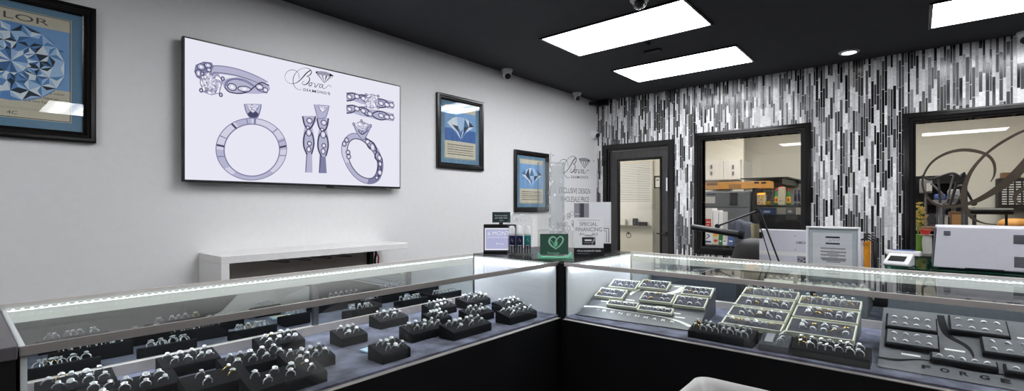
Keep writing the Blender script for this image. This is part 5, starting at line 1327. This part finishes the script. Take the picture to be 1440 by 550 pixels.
def office():
    # lights over the workshop; the third is added to brighten the whiteboard
    for (x, y, s) in ((-1.5, 6.9, 'workshop light panel over the shelf of bottles'), (.6, 6.9, 'workshop light panel over the workbench'), (-4.7, 6.6, 'workshop light panel added unseen before the whiteboard')):
        t = thing('office_light', 'bright ' + s, 'ceiling light', (x, y, H), 0, 'workshop ceiling lights')
        MB().box(-.60, .60, -.305, .305, -.02, 0).build('frame', M['white_plastic'], t, local=True)
        MB().box(-.57, .57, -.28, .28, -.026, -.018).build('lens', M['office_lens'], t, local=True)
    # behind the door: whiteboard on the far wall, tall cabinet, certificate
    yw = 8.0
    struct(MB().box(XL - 2.3, -2.05, yw, yw + .08, 0, H).build('wall_office_rear', M['office_paint']))
    a = at(850, 326, y=yw - .03); b = at(917, 227, y=yw - .03); zb = at(917, 318, y=yw - .03).z
    t = thing('whiteboard', 'whiteboard with a lined planner seen through the glass of the door', 'whiteboard', ((a.x + b.x) / 2, yw, zb))
    MB().box(a.x, b.x, yw - .03, yw, zb, b.z).build('board', M['paper'], t)
    P = []
    for sx, sz in ((0, 0), (1, 0), (1, 1), (0, 1)):
        P.append([((b.x + o) if sx else (a.x - o), yw - d, (b.z + o) if sz else (zb - o)) for o, d in [(-.01, .03), (-.01, .036), (.012, .036), (.012, 0)]])
    MB().grid(P, 0, True).build('frame', M['aluminium_pale'], t)
    MB().box(a.x + .1, b.x - .02, yw - .10, yw - .03, zb - .012, zb).build('pen_tray', M['aluminium'], t)
    A = Art((0, yw - .031, 0), (1, 0, 0), (0, 0, 1)); zl = at(900, 283, y=yw - .03).z
    for k in range(22): z = zl + (b.z - .03 - zl) * k / 21; A.rect(a.x + .03, b.x - .03, z - .004, z + .004, M['felt_light'], 0)
    A.build('planner_print', t)
    for k, (px, w, h, m, nm) in enumerate(((877, .09, .12, 'paper', 'white note block'), (893, .08, .13, 'felt_grey', 'grey marker pot'), (904, .16, .07, 'ink', 'black board eraser'))):
        p = at(px, 318, y=yw - .07)
        t = thing(['note_block', 'marker_pot', 'board_eraser'][k], nm + ' on the pen tray of the whiteboard', ['notes', 'pot', 'eraser'][k], (p.x, yw - .070, zb + .001))
        MB().box(-w / 2, w / 2, -.025, .025, 0, h).build('body', M[m], t, local=True, bevel=.008)
    p = at(884, 331, y=yw)
    t = thing('key_hook', 'small black key ring hanging on the wall below the whiteboard', 'key ring', (p.x, yw - .01, p.z))
    MB().torus(.045, .012, (0, 0, -.02), 'y' if False else 'z', 18, 6).build('ring', M['ink'], t, local=True).rotation_euler = (PI / 2, 0, 0)
    MB().box(-.012, .012, -.01, .012, .02, .06).build('hook', M['ink'], t, local=True)
    c0 = at(917.5, 265, y=7.4); c1 = at(931, 265, y=7.4)
    t = thing('tall_cabinet', 'tall grey metal cabinet seen through the door beside the whiteboard', 'cabinet', ((c0.x + c1.x) / 2, 7.6, 0))
    pmat('cab_grey', (150, 150, 142), 0.4, var=0.03)
    MB().box(c0.x, c1.x + .12, 7.4, 7.9, 0, c0.z).build('body', M['cab_grey'], t, bevel=.004)
    MB().box(c0.x + .02, c0.x + .035, 7.385, 7.4, c0.z - .9, c0.z - .7).build('handle', M['steel'], t)
    MB().box(c0.x + .01, c1.x + .11, 7.394, 7.4, .1, c0.z - .03).build('door', M['cab_grey'], t)
    f0 = at(919.5, 266, y=7.42); f1 = at(928.5, 247, y=7.42)
    t = thing('framed_diploma', 'small black-framed certificate standing on the tall grey cabinet', 'picture', ((f0.x + f1.x) / 2, 7.44, c0.z))
    q = MB(); q.box(f0.x, f1.x, 7.42, 7.45, c0.z, f1.z); q.build('frame', M['black_plastic'], t, bevel=.004)
    A = Art((0, 7.4195, 0), (1, 0, 0), (0, 0, 1)); w = f1.x - f0.x; A.rect(f0.x + w * .25, f1.x - w * .06, c0.z + .02, f1.z - .03, M['paper'], 0); A.rect(f0.x + w * .35, f1.x - w * .2, f1.z - .08, f1.z - .06, M['ink_grey'], 1); A.build('certificate_print', t)

    # first window: white wall cabinet, wooden beam shelf, fridge
    yc = 7.9
    a = at(975, 255, y=yc); b = at(1041, 224, y=yc)
    t = thing('wall_cabinet', 'white double-door wall cabinet above the orange wooden shelf', 'cabinet', ((a.x + b.x) / 2, yc + .2, a.z))
    MB().box(a.x, b.x, yc, YO, a.z, b.z).build('body', M['white_plastic'], t)
    mid = at(1018, 240, y=yc).x
    for i, (x0, x1) in enumerate(((a.x + .01, mid - .004), (mid + .004, b.x - .01))):
        d = MB().box(x0, x1, yc - .018, yc, a.z + .01, b.z - .01).build('door', M['white_plastic'], t, bevel=.003)
        for py in (235, 244):
            hx = at(1001 if i == 0 else 1031.5, py, y=yc); MB().box(hx.x - .012, hx.x + .012, yc - .034, yc - .018, hx.z - .03, hx.z + .03).build('handle', M['ink_grey'], d)
    ys = 7.1
    a = at(975, 267, y=ys); b = at(1083, 253.5, y=ys)
    t = thing('wooden_shelf', 'orange wooden beam shelf with slots on the wall of the workshop', 'shelf', ((a.x + b.x) / 2, ys + .1, a.z))
    MB().box(a.x, b.x, ys, ys + .22, a.z, b.z - .01).build('beam', M['wood_orange'], t, bevel=.004)
    A = Art((0, ys - .0005, 0), (1, 0, 0), (0, 0, 1))
    for k in range(8): p = at(1026 + k * 2.2, 263, y=ys); A.rect(p.x - .006, p.x + .006, p.z - .03, p.z + .04, M['wood_brown'], 0)
    p, q = at(994, 261, y=ys), at(1009, 257, y=ys); A.rect(p.x, q.x, p.z, q.z, M['wood_brown'], 0)
    for px in (1064, 1074): p = at(px, 257, y=ys); A.rect(p.x - .03, p.x + .03, p.z - .012, p.z + .012, M['ink'], 0)
    A.build('slot_print', t)
    MB().box(a.x, a.x + .3, ys + .2, YO, a.z + .02, a.z + .05).build('bracket', M['wood_brown'], t)
    a2 = at(1041, 252, y=ys + .25); b2 = at(1108, 248.5, y=ys + .25)
    t = thing('floating_shelf', 'thin black floating shelf above the bottles in the workshop', 'shelf', ((a2.x + b2.x) / 2, ys + .5, a2.z))
    MB().box(a2.x, b2.x, ys + .25, YO, a2.z, b2.z).build('board', M['black_plastic'], t)
    MB().box(b2.x - .12, b2.x - .08, ys + .3, YO, a2.z - .08, a2.z).build('bracket', M['black_plastic'], t)
    yfz = 6.95
    t, a, b = px_box('refrigerator', 'blue-grey refrigerator below the orange wooden shelf', 'refrigerator', (978, 268.5, 1053, 345), yfz, .65, 'fridge_grey', down=0)
    s = at(1000, 292, y=yfz).z; FRX = b.x
    MB().box(a.x + .004, b.x - .004, yfz - .025, yfz, s + .006, b.z - .01).build('freezer_door', M['fridge_grey'], t, bevel=.006); MB().box(a.x + .004, b.x - .004, yfz - .025, yfz, .08, s - .006).build('door', M['fridge_grey'], t, bevel=.006)
    p, q = at(1026.5, 289, y=yfz - .04), at(1037, 265, y=yfz - .04)
    MB().box(p.x, q.x, yfz - .045, yfz - .025, p.z, min(q.z, b.z - .02)).build('dispenser', M['ink'], t, bevel=.004)
    p, q = at(999, 274, y=yfz - .03), at(1007, 268, y=yfz - .03); MB().box(p.x - .05, q.x, yfz - .032, yfz - .026, p.z, b.z - .03).build('magnet_board', M['ink'], t)
    t = thing('paper_note', 'white paper note fixed to the refrigerator door', 'note', (p.x, yfz - .03, at(1000, 286, y=yfz).z))
    p, q = at(992, 286, y=yfz - .03), at(1005.5, 276.5, y=yfz - .03); MB().box(p.x, q.x, yfz - .031, yfz - .026, p.z, q.z).build('sheet', M['paper'], t)

    # ledge below the first window with papers and boxes
    yl = 5.74; zl = .868
    t = thing('work_ledge', 'dark work ledge running below the first window inside the workshop', 'counter', (-1.3, 5.95, 0))
    MB().box(-1.95, -.75, 5.69, 6.25, zl - .03, zl).build('top', M['espresso'], t)
    for x in (-1.94, -.80): MB().box(x, x + .03, 5.70, 6.22, 0, zl - .03).build('side_panel', M['espresso'], t)
    for k, (r, m, nm, lab, cat, y, dp) in enumerate((((990, 293, 1001.5, 343), 'white_plastic', 'file_box', 'white file box with a red sign nearest the window frame', 'box', 5.95, .2), ((1003, 296, 1009.6, 343), 'paper', 'file_box', 'slim white file box between its two white neighbours', 'box', 5.98, .2), ((1011, 298, 1016.5, 343), 'white_plastic', 'file_box', 'white file box beside the grey coat', 'box', 6.0, .2),
                                  ((990, 327.5, 1001.5, 343), 'paper', 'emblem_card', 'white card with a blue emblem on the window ledge', 'card', 5.78, .01), ((1002.5, 328, 1010, 343), 'cream', 'tea_box', 'small cream and orange box on the window ledge', 'box', 5.78, .03), ((1010.5, 330, 1015.5, 343), 'green', 'green_box', 'small green box on the window ledge', 'box', 5.80, .03),
                                  ((1016, 338, 1022, 343), 'paper', 'paper_cup', 'tiny white cup at the middle of the window ledge', 'cup', 5.78, .03), ((1024, 333, 1031, 343), 'blue', 'blue_tin', 'small blue tin on the window ledge before the grey coat', 'tin', 5.80, .04))):
        t, a, b = px_box(nm, lab, cat, r, y, dp, m, down=zl, group='white file boxes' if nm == 'file_box' else None)
        A = Art((0, y - .0005, 0), (1, 0, 0), (0, 0, 1))
        if k == 0: p, q = A.uv(992, 320), A.uv(1000, 308); A.rect(p[0], q[0], p[1], q[1], M['red'], 0); p, q = A.uv(993, 313), A.uv(999, 312); A.rect(p[0], q[0], p[1], q[1], M['paper'], 1); p, q = A.uv(993, 317), A.uv(997, 316); A.rect(p[0], q[0], p[1], q[1], M['paper'], 1)
        elif k == 3: c = A.uv(996, 333); A.stroke([(c[0] - .02, c[1] - .025), (c[0] + .012, c[1] + .01), (c[0] - .01, c[1] + .03), (c[0] + .02, c[1] + .0)], .010, M['blue'], 0); p, q = A.uv(992, 341), A.uv(1000, 339); A.rect(p[0], q[0], p[1], q[1], M['blue'], 0)
        elif k == 4: p, q = A.uv(1003, 332), A.uv(1009.5, 329); A.rect(p[0], q[0], p[1], q[1], M['orange'], 0); p, q = A.uv(1004, 340), A.uv(1009, 337); A.rect(p[0], q[0], p[1], q[1], M['red'], 0)
        else: p, q = A.uv(r[0] + 1, r[3] - 3), A.uv(r[2] - 1, r[3] - 4.5); A.rect(p[0], q[0], p[1], q[1], M['paper' if k in (5, 7) else 'ink_grey'], 0)
        A.build('label_print', t)
    # coat draped over a chair
    p = at(1036, 322, y=6.5)
    t = thing('grey_coat', 'crumpled grey coat draped over a chair back behind the lamp', 'coat', (p.x, 6.55, 0))
    pmat('coat', (84, 90, 108), 0.9, var=0.25, scale=9, bump=0.4)
    rows = []; zt = at(1034, 309, y=6.5).z
    for i in range(25):
        u_ = i / 24 * 2 - 1; prof = []
        for j in range(17):
            v_ = j / 16; s_ = 1 if v_ < .5 else -1; d_ = abs(v_ - .5) * 2
            prof.append((p.x + u_ * .20 + .012 * math.sin(7 * v_ + 4 * u_), 6.5 - s_ * (.03 + .07 * d_ + .012 * math.sin(u_ * 11 + d_ * 3)), zt - d_ ** 1.6 * .5 - .07 * abs(u_) ** 2.5 + .01 * math.sin(u_ * 9)))
        rows.append(prof)
    MB().grid(rows).build('cloth', M['coat'], t, smooth=80, solid=.006)
    MB().box(p.x - .17, p.x + .17, 6.485, 6.515, .45, zt - .06).build('chair_back', M['espresso'], t)
    MB().box(p.x - .2, p.x + .2, 6.5, 6.9, .42, .46).build('chair_seat', M['espresso'], t)
    for (x, y) in ((-.18, 6.49), (.18, 6.49), (-.18, 6.88), (.18, 6.88)): MB().box(p.x + x - .018, p.x + x + .018, y - .0, y + .03, 0, .43).build('chair_leg', M['espresso'], t)
    # gold tumbler on the ledge
    a = at(1060.5, 336, y=5.86); zt = at(1060.5, 315, y=5.86).z
    t = thing('gold_tumbler', 'pale gold metal tumbler on the ledge behind the desk lamp', 'cup', (a.x, 5.90, zl))
    pmat('pale_gold', (206, 198, 166), 0.28, 0.9, var=0.05)
    MB().lathe([(.0, 0), (.034, 0), (.036, .01), (.044, zt - zl), (.041, zt - zl), (.034, .02)], (0, 0, 0), 24, cap=False).build('wall', M['pale_gold'], t, local=True, smooth=40)

    # black shelving with bottles
    yq = 7.0
    a = at(1058, 345, y=yq); b = at(1150, 262.5, y=yq)
    t = thing('bottle_shelving', 'black shelving unit with a wire grid back beside the refrigerator', 'shelving', ((a.x + b.x) / 2, yq + .2, 0))
    a.x = max(a.x, FRX + .012)
    zs1 = at(1090, 288.5, y=yq).z; zs2 = at(1090, 302, y=yq).z
    for x in (a.x, b.x - .04): MB().box(x, x + .04, yq, yq + .4, 0, b.z).build('upright', M['black_plastic'], t)
    for z, h, nm in ((zs1, .03, 'shelf'), (zs2, .03, 'shelf'), (.5, .03, 'shelf')): MB().box(a.x + .04, b.x - .04, yq + (.005 if z != zs2 else 0), yq + .4, z - h, z).build(nm, M['black_plastic'], t)
    MB().box(a.x + .04, b.x - .04, yq + .36, yq + .38, .05, zs2 - .03).build('back_board', M['black_plastic'], t)
    MB().box(a.x + .04, b.x - .04, yq + .0, yq + .02, .05, zs2 - .03).build('front_panel', M['black_plastic'], t)
    g = MB(); xa, xb = a.x + .05, at(1104, 280, y=yq + .38).x; n = 7
    for i in range(n + 1): x = xa + (xb - xa) * i / n; g.box(x - .006, x + .006, yq + .37, yq + .382, zs1, b.z - .02)
    for k in range(5): z = zs1 + .02 + (b.z - zs1 - .06) * k / 4; g.box(xa, xb, yq + .366, yq + .378, z - .006, z + .006)
    g.build('wire_grid', M['ink_grey'], t)
    def on_shelf(px, w_px, top_py, z, build, name, lab, cat, group=None, y=None):
        y = y or yq + .12; p = at(px, 280, y=y); r = (at(px + w_px / 2, 280, y=y).x - at(px - w_px / 2, 280, y=y).x) / 2; h = at(px, top_py, y=y).z - z
        t = thing(name, lab, cat, (p.x, y, z + .001), 0, group); build(t, r, h); return t
    def carton(t, r, h):
        MB().box(-r, r, -.05, .05, 0, h * .85).build('body', M['cream'], t, local=True, bevel=.004)
        MB().prism([(-r, -.05, h * .85), (-r, .05, h * .85), (-r, 0, h)], (2 * r, 0, 0)).build('gable_top', M['orange'], t, local=True)
        A = Art((0, -.0505, 0), (1, 0, 0), (0, 0, 1))
        for (x, z, q) in ((-.6, .2, .3), (.5, .12, .3), (-.5, .7, .34), (.2, .45, .25), (.65, .72, .25)): A.ell((x * r * .8, z * h), q * r, q * r, M['orange'], 0, 14)
        A.rect(-r * .3, r * .6, h * .55, h * .66, M['yellow'], 1); A.build('label_print', t, True)
    on_shelf(1071, 11, 271.5, zs1, carton, 'flower_carton', 'cream carton with orange blossoms on the black shelving', 'carton', y=yq + .08)
    def bottle(t, r, h):
        MB().lathe([(.0, 0), (r * .95, 0), (r, .01), (r, h * .58), (r * .38, h * .74), (r * .34, h * .88)], (0, 0, 0), 18).build('body', M['green'], t, local=True, smooth=40)
        MB().lathe([(r * 1.02, h * .12), (r * 1.02, h * .50)], (0, 0, 0), 18, cap=False).build('label', M['yellow'], t, local=True, smooth=40)
        MB().lathe([(r * .42, h * .86), (r * .42, h), (.0, h)], (0, 0, 0), 14).build('cap', M['red'], t, local=True, smooth=40)
        A = Art((0, -r * 1.03, 0), (1, 0, 0), (0, 0, 1)); A.ell((0, h * .31), r * .45, h * .12, M['red'], 0, 14); A.build('label_print', t, True)
    on_shelf(1092.5, 6.5, 265, zs1, bottle, 'green_bottle', 'green bottle with a yellow label beside the cream carton', 'bottle', 'green bottles on the black shelving')
    on_shelf(1109, 6.5, 265, zs1, bottle, 'green_bottle', 'green bottle with a yellow label beyond the tall white carton', 'bottle', 'green bottles on the black shelving')
    def tallbox(t, r, h):
        MB().box(-r, r, -.04, .04, 0, h * .94).build('body', M['cream'], t, local=True, bevel=.004); MB().lathe([(.0, h * .94), (r * .5, h * .94), (r * .5, h), (.0, h)], (0, 0, 0), 14).build('cap', M['red'], t, local=True, smooth=40)
        A = Art((0, -.0405, 0), (1, 0, 0), (0, 0, 1)); A.rect(-r * .7, r * .7, h * .2, h * .23, M['ink_grey'], 0); A.build('label_print', t, True)
    on_shelf(1099.5, 9, 262, zs1, tallbox, 'white_carton', 'tall white carton with a red cap between the green bottles', 'carton', y=yq + .08)
    def dish(t, r, h):
        MB().lathe([(.0, 0), (r * .5, 0), (r, h), (r * .94, h), (r * .4, h * .2), (.0, h * .2)], (0, 0, 0), 20, cap=False).build('bowl', M['yellow'], t, local=True, smooth=40)
    on_shelf(1080, 9, 283, zs1, dish, 'yellow_dish', 'shallow yellow dish on the black shelving', 'dish')
    def dark(t, r, h):
        MB().lathe([(.0, 0), (r, 0), (r, h * .66), (r * .6, h * .8), (r * .6, h), (.0, h)], (0, 0, 0), 16).build('body', M['bottle_navy'], t, local=True, smooth=40)
        MB().lathe([(r * 1.02, h * .1), (r * 1.02, h * .25)], (0, 0, 0), 16, cap=False).build('label', M['felt_light'], t, local=True, smooth=40)
    for k, px in enumerate((1118.5, 1123.5, 1128.5)):
        on_shelf(px, 4, 267 + k * .4, zs1, dark, 'dark_bottle', '%s dark navy bottle from the green bottles on the black shelving' % ORD[k], 'bottle', 'dark bottles on the black shelving')
    def bin_(t, r, h):
        MB().box(-r, r, -.06, .06, 0, h).build('body', M['blue' if r > .08 else 'felt_light'], t, local=True, bevel=.006); MB().box(-r * .4, r * .4, -.064, -.058, h * .3, h * .6).build('label', M['paper'], t, local=True)
    on_shelf(1080, 22, 293, zs2, bin_, 'storage_bin', 'dark blue storage bin under the cream carton', 'bin', 'storage bins')
    on_shelf(1112, 12, 292, zs2, bin_, 'storage_bin', 'pale storage bin under the green bottles', 'bin', 'storage bins')

    # second window: jeweller's bench
    yb = 6.9; zb = at(1400, 303, y=yb).z
    t = thing('jeweler_bench', 'jeweler bench with a black rail behind the big office window', 'workbench', (.55, 7.2, 0))
    MB().box(-.1, 1.7, yb, yb + .68, zb - .18, zb - .1412).build('top', M['wood_brown'], t)
    for x in (-.08, 1.6): MB().box(x, x + .07, yb + .04, yb + .5, 0, zb - .18).build('leg', M['wood_brown'], t)
    zt2 = zb - .14
    a, b = at(1362, 301, y=yb + .1), at(1425, 293, y=yb + .1)
    MB().tube([(a.x, yb + .1, (a.z + b.z) / 2), (b.x, yb + .1, (a.z + b.z) / 2)], .035, 14).build('rail', M['black_plastic'], t, smooth=40)
    for x in (a.x + .04, b.x - .06): MB().box(x, x + .02, yb + .09, yb + .11, zt2, (a.z + b.z) / 2).build('rail_post', M['black_plastic'], t)
    # pegboard / dark machine panel
    ya = 7.6; a, b = at(1285, 320, y=ya), at(1356, 246, y=ya)
    t = thing('tool_board', 'black tool panel on the wall behind the tangled cables', 'panel', ((a.x + b.x) / 2, ya, a.z))
    MB().box(a.x, b.x, ya, ya + .03, 0, b.z).build('board', M['pad_black'], t)
    for k in range(3): MB().box(a.x + .05, b.x - .05, ya - .12, ya, zt2 + .25 * k, zt2 + .25 * k + .015).build('shelf', M['black_plastic'], t)
    # flexible-shaft machine
    ym = 7.0; a, b = at(1293, 272, y=ym), at(1311, 251, y=ym)
    t = thing('flex_shaft_motor', 'grey hanging flexible-shaft motor with a white box behind the window swirl', 'motor', ((a.x + b.x) / 2, ym, a.z))
    MB().box(a.x, b.x, ym, ym + .12, a.z, b.z).build('housing', M['felt_light'], t, bevel=.012)
    p, q = at(1303, 269, y=ym - .01), at(1310.5, 258, y=ym - .01); MB().box(p.x, q.x, ym - .012, ym, p.z, q.z).build('switch_plate', M['paper'], t, bevel=.003)
    MB().tube([((a.x + b.x) / 2, ym + .06, zt2), ((a.x + b.x) / 2, ym + .06, a.z + .02)], .012, 8).build('stand', M['steel'], t, smooth=60)
    rr = random.Random(5)
    for k, L in enumerate(([(1296, 247), (1306, 252), (1318, 250), (1330, 246), (1341, 244), (1350, 250), (1358, 262)], [(1342, 245), (1337, 262), (1331, 285), (1324, 303)], [(1345, 258), (1340, 275), (1334, 292), (1326, 312)], [(1300, 275), (1312, 284), (1326, 288), (1342, 287), (1355, 286)], [(1319, 251), (1321, 270), (1321, 288), (1318, 305)], [(1309, 258), (1318, 266), (1326, 276), (1322, 295)], [(1347, 262), (1352, 262), (1355, 268), (1353, 280)])):
        yy = 6.66 + .03 * k
        L3 = [tuple(at(x, y, y=yy)) for x, y in L]; L3.append((L3[-1][0] + .01, yy, .012)); pts = spline(L3)
        t = thing('tool_cable', '%s grey cable of the tangle over the bench, counting from the top of the panel' % ORD[k], 'cable', pts[0], 0, 'tangled cables over the bench')
        MB().tube(pts, .013 if k in (0, 2) else .009, 8).build('cable', M['ink_grey' if k % 2 else 'felt_grey'], t, smooth=60)
    for k, (r, m, nm, lab, cat, y) in enumerate((((1333, 266, 1350, 276), 'felt_light', 'grinder_motor', 'grey bench grinder under the cables', 'grinder', 7.3), ((1314, 273, 1330, 281), 'blue', 'blue_case', 'pale blue tool case under the cables', 'case', 7.32))):
        t, a, b = px_box(nm, lab, cat, r, y, .15, m, bevel=.015)
        MB().box(a.x - .01, b.x + .01, y - .01, y + .16, a.z - .03, a.z).build('tray', M['ink_grey'], t)
        MB().box((a.x + b.x) / 2 - .02, (a.x + b.x) / 2 + .02, y + .05, y + .09, zt2, a.z - .03).build('post', M['steel'], t)
    # wooden box and gold plant, red pot
    t, a, b = px_box('wooden_box', 'open wooden box on the bench below the cables', 'box', (1335, 298, 1359, 316), 6.93, .2, 'wood_brown', down=zt2)
    MB().box(a.x + .02, b.x - .02, 6.928, 6.94, zt2 + .02, b.z - .03).build('front_panel', M['wood_orange'], t)
    t, a, b = px_box('white_tray', 'white tool tray behind the printer inside the workshop', 'tray', (1318, 305, 1333, 322), 6.95, .2, 'white_plastic', down=zt2)
    MB().box(a.x - .01, b.x + .01, 6.94, 7.16, b.z, b.z + .012).build('lid', M['felt_light'], t)
    yo = 5.95
    t = thing('window_ledge', 'dark ledge inside the big office window carrying the plants', 'counter', (.6, 5.95, 0))
    MB().box(-.06, 1.6, 5.70, 6.2, zl - .03, zl).build('top', M['espresso'], t)
    for x in (-.05, 1.55): MB().box(x, x + .03, 5.71, 6.18, 0, zl - .03).build('side_panel', M['espresso'], t)
    p = at(1291, 300, y=yo)
    pmat('leaf_gold', (202, 176, 96), 0.5, var=0.2); pmat('vase_green', (110, 150, 60), 0.2)
    t = thing('gold_plant', 'gold-leafed plant in a green vase inside the big office window', 'plant', (p.x, yo, zl))
    hv = at(1291, 330, y=yo).z - zl
    MB().lathe([(.0, 0), (.030, 0), (.034, .02), (.026, hv * .6), (.032, hv), (.026, hv), (.02, hv * .6)], (0, 0, 0), 20, cap=False).build('vase', M['vase_green'], t, local=True, smooth=40)
    sm = MB(); lf = MB(); top = at(1291, 289, y=yo).z - zl
    for k in range(7):
        q = rr.uniform(0, 6.28); e = Vector((.035 * math.cos(q), .05 * math.sin(q), hv + (top - hv) * (.35 + .1 * k)))
        pts = spline([(0, 0, hv * .5), (e.x * .3, e.y * .3, (hv + e.z) / 2), tuple(e)])
        sm.tube(pts, .0025, 5)
        for j in range(5):
            c = e + Vector((rr.uniform(-.03, .03), rr.uniform(-.03, .03), rr.uniform(-.05, .04))); d = Vector((rr.uniform(-1, 1), rr.uniform(-1, 1), rr.uniform(-.3, 1))).normalized() * .035; w = d.cross(Vector((rr.uniform(-1, 1), 1, .3))).normalized() * .014
            lf.add([c - d, c + w, c + d, c - w], [(0, 1, 2, 3)])
    sm.build('stems', M['vase_green'], t, local=True); lf.build('leaves', M['leaf_gold'], t, local=True)
    p = at(1301, 322, y=6.1); h = at(1301, 326, y=6.1)
    t = thing('red_pot', 'small red flower pot on a white saucer inside the big office window', 'pot', (p.x, 6.06, zl))
    zz = at(1301, 331, y=6.06).z - zl
    MB().lathe([(.0, 0), (.05, 0), (.05, zz), (.07, zz + .008), (.0, zz + .008)], (0, 0, 0), 20).build('stand', M['white_plastic'], t, local=True, smooth=40)
    MB().lathe([(.0, zz + .01), (.03, zz + .01), (.045, zz + .05), (.048, zz + .055), (.0, zz + .05)], (0, 0, 0), 20).build('pot', M['red'], t, local=True, smooth=40)
    # parts organiser with small drawers on the far wall
    yd = 8.3; a, b = at(1404, 291, y=yd), at(1475, 249, y=yd)
    t = thing('hanging_drawer_organizer', 'dark rack of small white drawers on the far workshop wall', 'organizer', ((a.x + b.x) / 2, yd + .15, a.z))
    MB().box(a.x, b.x, yd, YO, a.z, b.z).build('rack', M['ink'], t)
    nc, nr = 6, 10
    for c in range(nc):
        for r in range(nr):
            x0 = a.x + .03 + (b.x - a.x - .06) * c / nc; x1 = a.x + .03 + (b.x - a.x - .06) * (c + 1) / nc - .018; z0 = a.z + .03 + (b.z - a.z - .06) * r / nr; z1 = z0 + (b.z - a.z - .06) / nr - .016
            d = MB().box(x0, x1, yd - .012, yd, z0, z1).build('drawer', M['white_plastic'], t)
    t, a2, b2 = px_box('brown_carton', 'brown carton lying on top of the rack of small drawers', 'carton', (1409, 242, 1436, 248.9), yd + .05, .2, 'wood_brown', down=b.z)
    MB().box(a2.x, b2.x, yd + .14, yd + .16, b2.z, b2.z + .003).build('tape', M['wood_orange'], t)
    # jointed lamp on the bench
    p0, p1, p2 = at(1357, 265, y=7.42), at(1369, 286, y=7.42), at(1369, 292, y=7.42)
    t = thing('bench_lamp', 'black jointed bench lamp standing behind the big window swirl', 'lamp', (p1.x, 7.42, zt2))
    MB().lathe([(.0, 0), (.06, 0), (.06, .015), (.012, .02), (.012, p2.z - zt2)], (p1.x, 7.42, zt2), 18).build('base', M['black_plastic'], t, smooth=40)
    MB().tube([p1, p0], .012, 8).build('arm', M['black_plastic'], t, smooth=60)
    MB().lathe([(.0, -.03), (.03, -.03), (.03, .03), (.0, .03)], p1, 14, axis='y').build('joint', M['black_plastic'], t, smooth=40)
    MB().tube([p0, p0 + Vector((-.03, 0, .03)), p0 + Vector((-.055, 0, .01))], [.012, .02, .04], 14).build('shade', M['black_plastic'], t, smooth=60)
    # round brown stool seat-like pad near the counter
    p = at(1426, 316, y=7.36)
    t = thing('leather_pad', 'round brown leather pad on the bench behind the printer', 'pad', (p.x, 7.36, zt2))
    MB().lathe([(.0, 0), (.11, 0), (.13, .02), (.12, .07), (.07, .10), (.0, .105)], (0, 0, 0), 26).build('pad', M['wood_orange'], t, local=True, smooth=60)
emat('office_lens', (255, 251, 240), 17.0)
office()
# ------------------------------------------------------------------ light and view
w = bpy.data.worlds.new('world'); SC.world = w; w.use_nodes = True
w.node_tree.nodes['Background'].inputs['Color'].default_value = (0.6, 0.62, 0.65, 1); w.node_tree.nodes['Background'].inputs['Strength'].default_value = 0.05
vs = SC.view_settings; vs.view_transform = 'Standard'; vs.look = 'None'; vs.exposure = 0.0; vs.gamma = 1.0; vs.use_curve_mapping = False
cy = SC.cycles
cy.max_bounces = 10; cy.diffuse_bounces = 5; cy.glossy_bounces = 6; cy.transmission_bounces = 4; cy.transparent_max_bounces = 32
cy.sample_clamp_indirect = 6.0; cy.use_denoising = True
cy.caustics_reflective = False; cy.caustics_refractive = False
